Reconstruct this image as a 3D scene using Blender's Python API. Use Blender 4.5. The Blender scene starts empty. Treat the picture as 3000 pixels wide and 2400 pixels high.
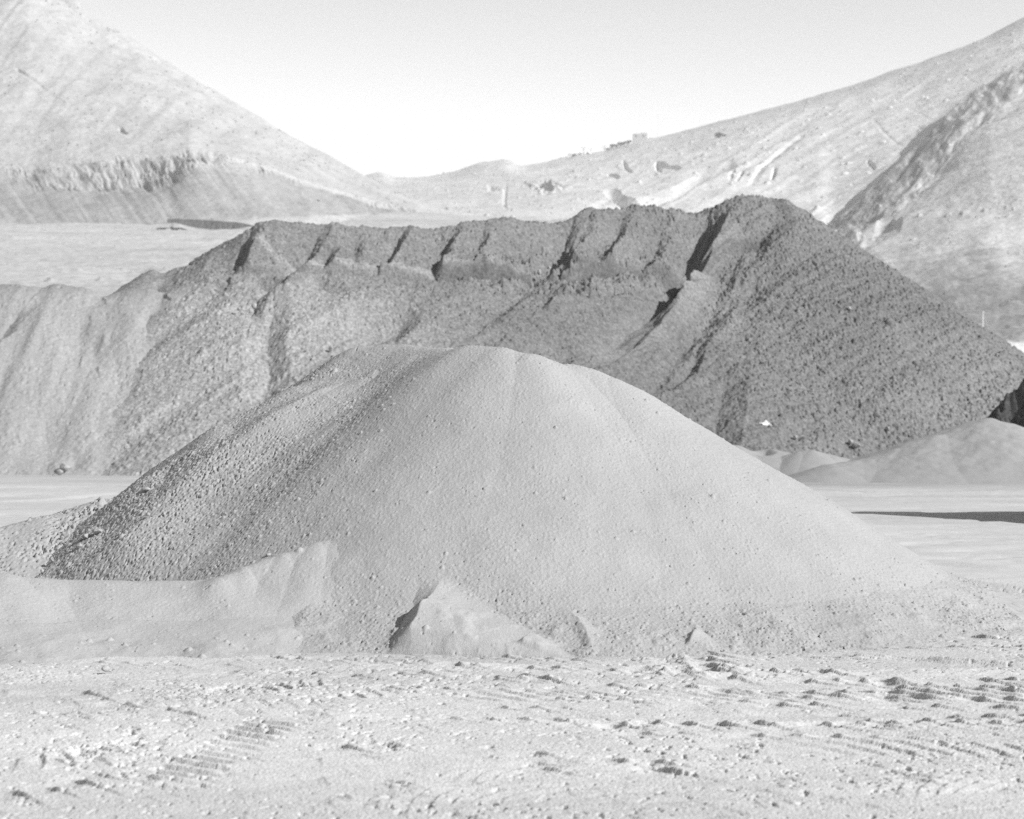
import bpy, math, random
import numpy as np

random.seed(7)
scene = bpy.context.scene
COL = scene.collection

# ------------------------------------------------------------------ survey
# The photographer stands at the origin looking along +Y, eye height H.
F, H = 5598.0, 2.1           # sight-line scale used while surveying heights


def P(u, v, Y):
    """place at distance Y on the sight line (u, v) of the 3000x2400 frame"""
    return ((u - 1500.0) * Y / F, Y, H + (1200.0 - v) * Y / F)


def G(u, v, z0=0.0):
    """place on level ground on the sight line (u, v)"""
    Y = (H - z0) * F / (v - 1200.0)
    return ((u - 1500.0) * Y / F, Y)


# ------------------------------------------------------------------ noise
def _hash(ix, iy, seed):
    h = (ix.astype(np.int64) * 374761393 + iy.astype(np.int64) * 668265263 + seed * 2147483647 + seed * 974711) & 0xFFFFFFFF
    h = ((h ^ (h >> 13)) * 1274126177) & 0xFFFFFFFF
    h = ((h ^ (h >> 16)) * 2246822519) & 0xFFFFFFFF
    h = h ^ (h >> 15)
    return (h & 0xFFFFFF).astype(np.float32) / np.float32(0x1000000)


def vnoise(x, y, seed=0):
    x0 = np.floor(x); y0 = np.floor(y)
    fx = (x - x0).astype(np.float32); fy = (y - y0).astype(np.float32)
    fx = fx * fx * (3 - 2 * fx); fy = fy * fy * (3 - 2 * fy)
    ix = x0.astype(np.int64); iy = y0.astype(np.int64)
    a = _hash(ix, iy, seed); b = _hash(ix + 1, iy, seed)
    c = _hash(ix, iy + 1, seed); d = _hash(ix + 1, iy + 1, seed)
    return ((a * (1 - fx) + b * fx) * (1 - fy) + (c * (1 - fx) + d * fx) * fy) * 2 - 1


def fbm(x, y, seed=0, octv=4, gain=0.5, lac=2.03):
    s = 0; a = 1.0; t = 0.0
    for o in range(octv):
        s = s + a * vnoise(x + 17.3 * o, y - 9.1 * o, seed + o * 31)
        t += a; a *= gain; x = x * lac; y = y * lac
    return s / t


def stones(x, y, cell, seed, rmin, rmax, prob=1.0, flat=0.75):
    """height of a layer of loose angular stones lying on the surface"""
    gx = np.floor(x / cell).astype(np.int64); gy = np.floor(y / cell).astype(np.int64)
    out = np.zeros(x.shape, np.float32)
    pr = prob
    for dx in (-1, 0, 1):
        for dy in (-1, 0, 1):
            ix = gx + dx; iy = gy + dy
            cx = (ix + _hash(ix, iy, seed + 1)) * cell
            cy = (iy + _hash(ix, iy, seed + 2)) * cell
            q = _hash(ix, iy, seed + 3)
            r = rmin + (rmax - rmin) * q * q * q
            an = _hash(ix, iy, seed + 4) * 3.1416
            el = 0.65 + 0.35 * _hash(ix, iy, seed + 6)
            ca, sa = np.cos(an), np.sin(an)
            ddx = (x - cx); ddy = (y - cy)
            p = (ddx * ca + ddy * sa) / r; w = (-ddx * sa + ddy * ca) / (r * el)
            ap = np.abs(p); aw = np.abs(w)
            d2 = np.maximum(p * p + w * w, 0.5 * (ap + aw) ** 2)
            hgt = np.sqrt(np.clip(1 - d2, 0, 1)) * r * flat * (1 + 0.35 * p)
            on = _hash(ix, iy, seed + 5) < pr
            out = np.maximum(out, np.where(on, hgt, 0).astype(np.float32))
    return out


def sstep(a, b, x):
    t = np.clip((x - a) / (b - a), 0, 1)
    return t * t * (3 - 2 * t)


# ------------------------------------------------------------------ meshes
def tag(o, label=None, cat=None, group=None, kind=None):
    if label: o['label'] = label
    if cat: o['category'] = cat
    if group: o['group'] = group
    if kind: o['kind'] = kind
    return o


def grid_object(name, X, Y, Z, mat, keep=None, attrs=None, origin=(0, 0, 0)):
    ny, nx = X.shape
    idx = np.arange(nx * ny).reshape(ny, nx)
    q = np.stack([idx[:-1, :-1], idx[:-1, 1:], idx[1:, 1:], idx[1:, :-1]], -1).reshape(-1, 4)
    co = np.stack([X - origin[0], Y - origin[1], Z - origin[2]], -1).reshape(-1, 3).astype(np.float32)
    used = None
    if keep is not None:
        kq = keep.reshape(-1)[q].any(1)
        q = q[kq]
        used = np.zeros(nx * ny, bool); used[q.reshape(-1)] = True
        remap = np.cumsum(used) - 1
        q = remap[q]; co = co[used]
    me = bpy.data.meshes.new(name)
    me.vertices.add(len(co)); me.vertices.foreach_set('co', co.reshape(-1))
    nq = len(q)
    me.loops.add(nq * 4); me.loops.foreach_set('vertex_index', q.reshape(-1).astype(np.int32))
    me.polygons.add(nq)
    me.polygons.foreach_set('loop_start', np.arange(0, nq * 4, 4, dtype=np.int32))
    me.polygons.foreach_set('use_smooth', np.ones(nq, bool))
    me.update(calc_edges=True)
    for k, a in (attrs or {}).items():
        a = a.reshape(-1).astype(np.float32)
        if used is not None: a = a[used]
        at = me.attributes.new(k, 'FLOAT', 'POINT')
        at.data.foreach_set('value', a)
    me.materials.append(mat)
    o = bpy.data.objects.new(name, me)
    o.location = origin
    COL.objects.link(o)
    return o


def raw_object(name, verts, faces, mat, parent=None, loc=None, smooth=False):
    me = bpy.data.meshes.new(name)
    me.from_pydata([tuple(v) for v in verts], [], [tuple(f) for f in faces])
    me.update()
    if smooth:
        me.polygons.foreach_set('use_smooth', np.ones(len(me.polygons), bool))
    me.materials.append(mat)
    o = bpy.data.objects.new(name, me)
    if parent: o.parent = parent
    if loc: o.location = loc
    COL.objects.link(o)
    return o


def empty(name, loc, rz=0.0):
    o = bpy.data.objects.new(name, None)
    o.location = loc; o.rotation_euler = (0, 0, rz); o.empty_display_size = 0.2
    COL.objects.link(o)
    return o


# ------------------------------------------------------------------ materials
def mat_new(name):
    m = bpy.data.materials.new(name); m.use_nodes = True
    nt = m.node_tree; nt.nodes.clear()
    out = nt.nodes.new('ShaderNodeOutputMaterial')
    bs = nt.nodes.new('ShaderNodeBsdfPrincipled')
    bs.inputs['Roughness'].default_value = 0.95
    bs.inputs['Specular IOR Level'].default_value = 0.12
    nt.links.new(bs.outputs[0], out.inputs[0])
    return m, nt, bs


def mineral(name, layers, bumps=(), tone_attr='tone', rough=0.95):
    """grey mineral: attribute tone times a product of noise layers (scale, detail, lo, hi, stretch), real bump"""
    m, nt, bs = mat_new(name)
    bs.inputs['Roughness'].default_value = rough
    N = nt.nodes.new; L = nt.links.new
    tc = N('ShaderNodeTexCoord')
    at = N('ShaderNodeAttribute'); at.attribute_name = tone_attr
    cur = at.outputs['Fac']
    for (sc, det, lo, hi, st) in layers:
        mp = N('ShaderNodeMapping'); mp.inputs['Scale'].default_value = st
        L(tc.outputs['Object'], mp.inputs[0])
        no = N('ShaderNodeTexNoise'); no.inputs['Scale'].default_value = sc
        no.inputs['Detail'].default_value = det; no.inputs['Roughness'].default_value = 0.62
        L(mp.outputs[0], no.inputs['Vector'])
        mr = N('ShaderNodeMapRange')
        mr.inputs['From Min'].default_value = 0.3; mr.inputs['From Max'].default_value = 0.7
        mr.inputs['To Min'].default_value = lo; mr.inputs['To Max'].default_value = hi
        L(no.outputs['Fac'], mr.inputs['Value'])
        mu = N('ShaderNodeMath'); mu.operation = 'MULTIPLY'
        L(cur, mu.inputs[0]); L(mr.outputs[0], mu.inputs[1]); cur = mu.outputs[0]
    cb = N('ShaderNodeCombineColor')
    for k in range(3): L(cur, cb.inputs[k])
    L(cb.outputs[0], bs.inputs['Base Color'])
    prev = None
    for (kind, sc, dist, strength) in bumps:
        if kind == 'noise':
            tx = N('ShaderNodeTexNoise'); tx.inputs['Scale'].default_value = sc; tx.inputs['Detail'].default_value = 3
            o = tx.outputs['Fac']
        else:
            tx = N('ShaderNodeTexVoronoi'); tx.inputs['Scale'].default_value = sc
            o = tx.outputs['Distance']
        L(tc.outputs['Object'], tx.inputs['Vector'])
        b = N('ShaderNodeBump'); b.inputs['Distance'].default_value = dist; b.inputs['Strength'].default_value = strength
        if kind != 'noise': b.invert = True
        L(o, b.inputs['Height'])
        if prev: L(prev, b.inputs['Normal'])
        prev = b.outputs[0]
    if prev: L(prev, bs.inputs['Normal'])
    return m


def plain(name, c, rough=0.7, var=0.12, scale=3.0):
    m, nt, bs = mat_new(name)
    bs.inputs['Roughness'].default_value = rough
    N = nt.nodes.new; L = nt.links.new
    tc = N('ShaderNodeTexCoord'); no = N('ShaderNodeTexNoise')
    no.inputs['Scale'].default_value = scale; no.inputs['Detail'].default_value = 5
    L(tc.outputs['Object'], no.inputs['Vector'])
    mr = N('ShaderNodeMapRange')
    mr.inputs['From Min'].default_value = 0.3; mr.inputs['From Max'].default_value = 0.7
    mr.inputs['To Min'].default_value = c * (1 - var); mr.inputs['To Max'].default_value = c * (1 + var)
    L(no.outputs['Fac'], mr.inputs['Value'])
    cb = N('ShaderNodeCombineColor')
    for k in range(3): L(mr.outputs[0], cb.inputs[k])
    L(cb.outputs[0], bs.inputs['Base Color'])
    return m


ISO = (1, 1, 1)
M_FINE = mineral('fine_gravel', [(1.1, 4, 0.95, 1.05, ISO), (90, 2, 0.84, 1.16, ISO)],
                 [('voronoi', 130, 0.004, 0.55)])
M_GROUND = mineral('trampled_gravel', [(0.35, 5, 0.90, 1.08, (0.5, 1.6, 1)), (3.0, 4, 0.95, 1.05, ISO), (60, 2, 0.88, 1.12, ISO)],
                   [('voronoi', 75, 0.006, 0.45)])
M_RUBBLE = mineral('rubble', [(0.12, 4, 0.9, 1.1, ISO), (4, 3, 0.78, 1.22, ISO), (11, 2, 0.66, 1.36, ISO)],
                   [('noise', 14, 0.05, 0.5)])
M_RUBBLE_FINE = mineral('fine_rubble', [(0.12, 4, 0.93, 1.07, ISO), (4, 3, 0.9, 1.1, ISO), (14, 2, 0.85, 1.15, ISO)],
                        [('noise', 18, 0.04, 0.4)])
M_HILL = mineral('hillside_rock', [(0.012, 5, 0.90, 1.10, ISO), (0.07, 5, 0.90, 1.10, ISO), (0.5, 3, 0.9, 1.1, ISO)],
                 [('noise', 0.45, 1.2, 0.5)])
M_STONE = plain('pale_stone', 0.28, 0.9, 0.2, 6)
M_WHITE = plain('white_paint', 0.8, 0.7, 0.05)
M_CREAM = plain('pale_render', 0.62, 0.8, 0.06)
M_GREYWALL = plain('grey_block_wall', 0.42, 0.9, 0.1)
M_DARK = plain('dark_opening', 0.04, 0.5, 0.1)
M_WOOD = plain('weathered_wood', 0.5, 0.9, 0.1)
M_STEEL = plain('galvanised_steel', 0.4, 0.5, 0.1)
M_LEAF = plain('scrub_leaf', 0.06, 0.9, 0.4, 2)
M_BARK = plain('bark', 0.12, 0.9, 0.2)
M_SHEET = plain('white_plastic_sheet', 0.85, 0.4, 0.04)


# ------------------------------------------------------------------ heap maths
def ridge(x, y, pts, prof):
    """heap dumped along a crest: pts [(x,y,z,param...)], prof(d, params, z) -> height"""
    out = np.full(x.shape, -50.0, np.float32)
    pts = np.asarray(pts, float)
    if len(pts) == 1: pts = np.concatenate([pts, pts + 1e-4])
    for a, b in zip(pts[:-1], pts[1:]):
        dx, dy = b[0] - a[0], b[1] - a[1]
        L2 = dx * dx + dy * dy + 1e-12
        t = np.clip(((x - a[0]) * dx + (y - a[1]) * dy) / L2, 0, 1)
        d = np.hypot(x - a[0] - t * dx, y - a[1] - t * dy)
        par = [a[k] + t * (b[k] - a[k]) for k in range(2, pts.shape[1])]
        out = np.maximum(out, prof(d, par))
    return out


def smax(a, b, k):
    h = np.clip(0.5 + 0.5 * (a - b) / k, 0, 1)
    return b * (1 - h) + a * h + k * h * (1 - h)


def round_cone(tan, a):
    return lambda d, par: par[0] - (par[1] if len(par) > 1 else tan) * (np.sqrt(d * d + a * a) - a)


def smooth_line(pts, n=8):
    """Catmull-Rom through plan points (any dimension)"""
    p = np.asarray(pts, float)
    if len(p) < 3: return p
    q = np.vstack([2 * p[0] - p[1], p, 2 * p[-1] - p[-2]])
    out = []
    for i in range(1, len(q) - 2):
        for t in np.linspace(0, 1, n, endpoint=False):
            out.append(0.5 * ((2 * q[i]) + (-q[i - 1] + q[i + 1]) * t + (2 * q[i - 1] - 5 * q[i] + 4 * q[i + 1] - q[i + 2]) * t * t
                              + (-q[i - 1] + 3 * q[i] - 3 * q[i + 1] + q[i + 2]) * t ** 3))
    out.append(p[-1])
    return np.array(out)


def groove(x, y, path, wl, wr, power=1.0):
    """signed groove along a plan path [(x,y,depth)]; wl / wr are the widths left and right of the walking direction"""
    out = np.zeros(x.shape, np.float32)
    path = np.asarray(path, float)
    m = max(wl, wr) * 1.3
    sel = (x > path[:, 0].min() - m) & (x < path[:, 0].max() + m) & (y > path[:, 1].min() - m) & (y < path[:, 1].max() + m)
    if not sel.any(): return out
    xs, ys = x[sel], y[sel]
    best = np.full(xs.shape, 1e9); val = np.zeros(xs.shape)
    for a, b in zip(path[:-1], path[1:]):
        dx, dy = b[0] - a[0], b[1] - a[1]
        L = math.hypot(dx, dy) + 1e-9
        t = ((xs - a[0]) * dx + (ys - a[1]) * dy) / (L * L)
        tc = np.clip(t, 0, 1)
        d = np.hypot(xs - a[0] - tc * dx, ys - a[1] - tc * dy)
        side = (xs - a[0]) * dy - (ys - a[1]) * dx      # > 0 : right of the direction
        w = np.where(side > 0, wr, wl)
        pf = np.clip(1 - d / w, 0, 1) ** power * (a[2] + tc * (b[2] - a[2]))
        nearer = d < best
        val = np.where(nearer, pf, val); best = np.minimum(best, d)
    out[sel] = val
    return out


def hit(h, uv, y0, y1, n=1500):
    """walk each sight line until it meets the surface h(x,y)"""
    Y = np.linspace(y0, y1, n)
    res = []
    for u, v in uv:
        x = (u - 1500) * Y / F; z = H + (1200 - v) * Y / F
        k = np.nonzero(z <= h(x, Y))[0]
        if len(k): res.append((x[k[0]], Y[k[0]]))
        else:
            k = np.argmin(z - h(x, Y)); res.append((x[k], Y[k]))
    return np.array(res)


def axis(*spans):
    """1-D coordinates from (start, stop, step) spans"""
    a = [np.arange(s, e, d) for s, e, d in spans]
    return np.concatenate(a + [[spans[-1][1]]])


# ================================================================== FRONT HEAP
front_crest = [P(110, 1720, 19.8), P(270, 1575, 20.55), P(440, 1430, 21.25), P(640, 1296, 21.9), P(860, 1150, 22.6), P(1060, 1018, 23.2), P(1125, 1008, 23.1), P(1190, 1007, 22.9), P(1285, 1022, 22.3), P(1325, 1024, 21.6), P(1385, 1012, 21.2), P(1460, 1018, 21.0),
               P(1540, 1036, 20.9), P(1590, 1055, 20.9), P(1640, 1072, 20.9), P(1665, 1066, 21.0), P(1700, 1076, 21.0), P(1765, 1102, 20.9)]
front_tan = [.68, .71, .74, .75, .76, .74, .72, .70, .70, .68, .66, .65, .64, .635, .62, .62, .62, .615]
front_crest = [p + (t,) for p, t in zip(front_crest, front_tan)]


front_shoulder = [P(1310, 1024, 21.7), P(1220, 1044, 21.8), P(1120, 1082, 21.9), P(1010, 1130, 21.9), P(900, 1192, 21.8)]


def front_raw(x, y):
    z = smax(ridge(x, y, front_crest[:6], round_cone(.65, .14)), ridge(x, y, front_crest[5:], round_cone(.65, .26)), .10 + .8 * sstep(22.9, 21.9, y))
    z = smax(z, ridge(x, y, front_shoulder, round_cone(.66, .10)), .08)
    return z


_fill = hit(front_raw, [(1060, 1110), (940, 1185), (800, 1290), (640, 1410), (480, 1540), (370, 1660)], 15, 24)


def front_base(x, y):
    z = front_raw(x, y)
    g = groove(x, y, np.column_stack([_fill, [.06, .18, .27, .32, .32, .30]]), 1.25, 1.25)     # slid gravel fills the fold beside the spur
    z = z + g * g * (3 - 2 * np.clip(g / .33, 0, 1)) / .33
    # toe flattens out into the yard
    return np.where(z < 0.35, 0.35 + (z - 0.35) * 0.62, z)


tail_crest = [P(520, 1415, 22.6), P(440, 1441, 22.2), P(300, 1470, 21.8), P(150, 1508, 21.5), P(0, 1543, 21.2), P(-180, 1580, 20.9), P(-420, 1640, 20.6)]


def tail_base(x, y):
    return ridge(x, y, tail_crest, round_cone(.42, .25))


bank_crest = [P(-500, 1635, 17.4), P(-120, 1655, 17.5), P(0, 1671, 17.55), P(90, 1688, 17.6), P(200, 1697, 17.7), P(420, 1697, 17.75), P(600, 1694, 17.8),
              P(680, 1690, 17.8)]


_b2 = hit(front_base, [(672, 1690), (740, 1655), (850, 1612), (940, 1580), (1000, 1560), (1040, 1550)], 15, 24)
bank_crest2 = [(x_, y_ - k_, H + (1200 - v_) * (y_ - k_) / F) for (x_, y_), v_, k_ in zip(_b2, (1690, 1655, 1612, 1580, 1562, 1552), (.55, .38, .20, .08, .0, -.06))]


def bank_base(x, y):
    a = ridge(x, y, bank_crest, round_cone(.40, .12))
    b = ridge(x, y, bank_crest2, round_cone(.63, .10))
    return smax(a, b, 0.08)


def near_heaps(x, y):
    return np.maximum(np.maximum(front_base(x, y), tail_base(x, y)), np.maximum(bank_base(x, y), 0))


# buttresses pushed up by the loader at the toe: (apex uv, foot uv of the sharp left edge, height at foot, fade width to the right)
def buttress(x, y, apex, foot, amp, wr, wl=0.06, peak=0.6):
    a = hit(near_heaps, [apex], 15, 24)[0]; b = hit(near_heaps, [foot], 15, 24)[0]
    dx, dy = b - a; L = math.hypot(dx, dy)
    t = ((x - a[0]) * dx + (y - a[1]) * dy) / (L * L)
    s = -((x - a[0]) * dy - (y - a[1]) * dx) / L          # + : right-hand side of the picture
    s = s + 0.03 * vnoise(x * 7, y * 7, 5)
    A = amp * np.interp(t, [-0.05, 0.0, peak, 1.0, 1.18], [0, 0.02, 1, 0.8, 0])
    pr = np.where(s > 0, np.clip(1 - s / (wr * np.clip(t + .12, .1, 1.2)), 0, 1), np.clip(1 + s / wl, 0, 1))
    return (A * pr).astype(np.float32)


def front_detail(x, y, z):
    d = np.zeros_like(x)
    d += buttress(x, y, (1292, 1690), (1205, 1890), 0.20, 1.3, 0.17, 0.62)
    d += buttress(x, y, (1655, 1775), (1735, 1885), 0.045, 0.22, 0.10)
    d += buttress(x, y, (2040, 1830), (2022, 1893), 0.06, 0.25, 0.05)
    d += buttress(x, y, (905, 1640), (872, 1905), 0.03, 0.4, 0.16, 0.75)
    d += buttress(x, y, (1580, 1850), (1540, 1900), 0.05, 0.5, 0.05)
    return d


def grit(x, seed):
    return np.random.default_rng(seed).random(x.shape, dtype=np.float32)


def gravel(x, y, flank, seed=0):
    """grain layers of the fine heap; flank 0..1 = share of coarse stones"""
    g = stones(x, y, 0.030, 11 + seed, 0.008, 0.020, 1.0, 1.0) * (.30 + .70 * flank)
    g = np.maximum(g, stones(x, y, 0.048, 21 + seed, 0.008, 0.023, 0.01 + 0.8 * flank, 1.0))
    g = np.maximum(g, stones(x, y, 0.16, 41 + seed, 0.012, 0.042, 0.004 + 0.14 * flank, 0.8))
    r = grit(x, 500 + seed)
    g = g + (r - .5) * (.005 + .006 * flank)
    n = .62 * vnoise(x * 42, y * 42, 71 + seed) + .45 * vnoise(x * 80, y * 80, 72 + seed)      # gaps between grains
    g = g - .75 * np.clip(n - (.86 - .72 * flank), 0, .10)
    return g


# ---- the big heap
xs = axis((-7.0, -5.2, .03), (-5.2, 5.0, .0095), (5.0, 6.6, .03))
ys = axis((15.8, 22.9, .0095), (22.9, 28.5, .05))
X, Y = np.meshgrid(xs, ys)
Z = front_base(X, Y)
lowf = 0.05 * fbm(X * 0.55, Y * 0.55, 3, 3) + 0.018 * fbm(X * 2.2, Y * 2.2, 4, 3)
# runnels down the left flank: plan angle round the summit
ang = np.arctan2(X + 0.9, -(Y - 21.6)); rad = np.hypot(X + 0.9, Y - 21.6)
left = sstep(-0.10, -0.95, ang)
run = 0.035 * fbm(ang * 9, rad * 0.35, 8, 3) * left * sstep(0.6, 2.2, rad)
det = front_detail(X, Y, Z)
flank = .66 * sstep(2.85, 2.5, Z) * np.clip(left * (0.45 + 0.75 * sstep(1.0, 3.4, rad)), 0, 1) * np.clip(0.75 + 1.1 * fbm(ang * 8, rad * .7, 15, 4), 0, 1)
flank = np.clip(flank + .28 * sstep(.75, .1, Z) * np.clip(.6 + 1.3 * fbm(X * 1.4, Y * 1.4, 14, 3), 0, 1) + .10 * np.clip(fbm(ang * 10, rad * .5, 13, 3) * 2 - .2, 0, 1), 0, 1)
smoothm = np.clip(det / 0.06, 0, 1)                       # freshly slid fines lie on the buttresses
gr = gravel(X, Y, flank * (1 - smoothm)) * (1 - 0.55 * smoothm)
crumble = (0.04 * np.clip(fbm(X * 5, Y * 5, 16, 3) - 0.05, 0, 1) + .025 * fbm(X * 1.7, Y * 1.7, 17, 3)) * sstep(0.55, 0.05, Z)
crumble += stones(X, Y, .12, 18, .01, .035, .3 * sstep(.35, .02, Z), .8)
Zf = Z + lowf + run + det + gr - 0.012 + crumble
tone = 0.30 + 0.02 * fbm(X * 0.8, Y * 0.8, 19, 3) + 0.03 * smoothm
o = grid_object('gravel_heap', X, Y, Zf, M_FINE, keep=Zf > -0.06, attrs={'tone': tone}, origin=(0, 21.0, 0))
tag(o, 'large pale fine gravel heap with a rounded double top, in front of the dark rubble', 'gravel heap', 'gravel heaps in the quarry yard')
FRONT = (X, Y, Zf)

# ---- the tail behind its left foot
xs = axis((-12, -6.2, .05), (-6.2, -3.2, .014)); ys = axis((18.2, 23.2, .018), (23.2, 25.5, .06))
X, Y = np.meshgrid(xs, ys)
Z = tail_base(X, Y)
Zr = Z + 0.04 * fbm(X * .7, Y * .7, 23, 3)
near_crease = np.exp(-np.clip(tail_base(X, Y) - front_base(X, Y), 0, 3) / 0.40)
cl = np.clip(near_crease + 0.15, 0, 1) * np.clip(0.7 + 1.2 * fbm(X * 2, Y * 2, 24, 3), 0, 1)
Zr = Zr + gravel(X, Y, cl, 100) + stones(X, Y, 0.3, 150, 0.03, 0.11, 0.75 * np.clip(near_crease - .15, 0, 1), 0.8) - 0.012
o = grid_object('gravel_heap', X, Y, Zr, M_FINE, keep=Zr > -0.06, attrs={'tone': 0.31 + 0 * X}, origin=(-5, 21.3, 0))
tag(o, 'low pale gravel ridge sloping down leftward behind the left foot of the big heap', 'gravel heap', 'gravel heaps in the quarry yard')

# ---- the loader bank in front of it
xs = axis((-9, -5.0, .04), (-5.0, -1.2, .0105)); ys = axis((15.2, 18.6, .0105), (18.6, 20.2, .05))
X, Y = np.meshgrid(xs, ys)
Z = bank_base(X, Y)
Zr = Z + 0.03 * fbm(X * 1.0, Y * 1.0, 33, 3) + 0.012 * fbm(X * 4, Y * 4, 34, 2) + gravel(X, Y, 0.03 + 0 * X, 200) * 0.7 - 0.01
# the tongue of slid fines runs down its right end
fresh = sstep(-2.5, -1.9, X)
Zr = np.where(Z < 0.25, 0.25 + (Zr - 0.25) * 0.7, Zr) + (.07 * fbm(X * 1.6, Y * 1.6, 36, 4) + stones(X, Y, .11, 37, .01, .035, .4, .8)) * sstep(.22, .02, Z)
o = grid_object('gravel_bank', X, Y, Zr, M_FINE, keep=Zr > -0.06, attrs={'tone': 0.310 + 0.004 * fresh}, origin=(-4, 17.7, 0))
tag(o, 'low smooth flat-topped gravel bank before the left foot of the big heap', 'gravel bank', 'gravel heaps in the quarry yard')


# ================================================================== BACK HEAPS
left_crest = [P(-520, 860, 72), P(-120, 846, 72), P(0, 838, 72), P(90, 834, 72), P(165, 825, 72.2), P(250, 834, 72.2), P(290, 845, 72), P(360, 838, 72.3), P(440, 836, 72.1), P(520, 838, 72.2), P(600, 830, 72.4), P(660, 820, 72.6)]
low_crest = [P(640, 822, 72.6), P(700, 808, 72.4), P(850, 800, 72.4), P(1000, 806, 73), P(1200, 812, 73.6), P(1400, 816, 74.5), P(1560, 822, 75.7),
             P(1650, 817, 76.4), P(1760, 803, 77.5), P(1860, 780, 79.0), P(1960, 737, 82)]
# upper crest: x, y, z, tan, drop to the cut step, cut strength
up_uv = [(395, 838, 74.2, 0), (440, 797, 74.2, 0), (452, 795, 74.2, 0), (475, 803, 74.2, 0), (560, 775, 74.2, 0), (640, 733, 74.2, 0), (700, 692, 74.8, .25), (760, 648, 75.4, .5), (800, 643, 75.7, .55),
         (900, 648, 76.2, .6), (1000, 652, 76.6, .6), (1120, 654, 77.2, .7), (1195, 648, 77.6, .75), (1270, 657, 78.1, .85), (1340, 652, 78.5, 1),
         (1440, 650, 79.6, 1), (1560, 642, 80.9, 1), (1640, 633, 81.8, 1), (1680, 632, 82.3, 1), (1730, 616, 83, 1), (1830, 610, 84.2, 1), (1940, 606, 85.5, .8), (2020, 603, 86.5, .4),
         (2060, 600, 86.9, .2), (2110, 583, 87.4, 0), (2160, 572, 88, 0), (2200, 572, 88.4, 0), (2250, 580, 88.8, 0), (2300, 591, 89.2, 0)]
up_crest = [P(u, v, Yy) + (c,) for u, v, Yy, c in up_uv]


def up_prof(d, par):
    z0, c = par
    g = 0.69 * (np.sqrt(d * d + 0.04) - 0.2)
    d1 = 2.75
    gc = np.where(d < d1, g, 0.69 * (d1 - .2) + 6.0 * np.clip(d - d1, 0, 0.28) + 0.15 * np.clip(d - d1 - .28, 0, 9))
    gc = np.where(d > d1 + 2.2, np.maximum(gc, 0.69 * (np.sqrt(d * d + 0.04) - 0.2)), gc)
    return z0 - (g * (1 - c) + gc * c)


def left_base(x, y):
    return ridge(x, y, left_crest, round_cone(.66, .3))


def dark_base(x, y):
    a = ridge(x, y, low_crest, round_cone(.655, .25))
    b = ridge(x, y, up_crest, up_prof)
    return np.maximum(a, b)


def back_all(x, y):
    return np.maximum(np.maximum(left_base(x, y), dark_base(x, y)), 0)


def gully_path(uvd, base, y0=60, y1=96):
    p = hit(base, [(u, v) for u, v, d in uvd], y0, y1)
    return np.column_stack([p, [d for u, v, d in uvd]])


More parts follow.
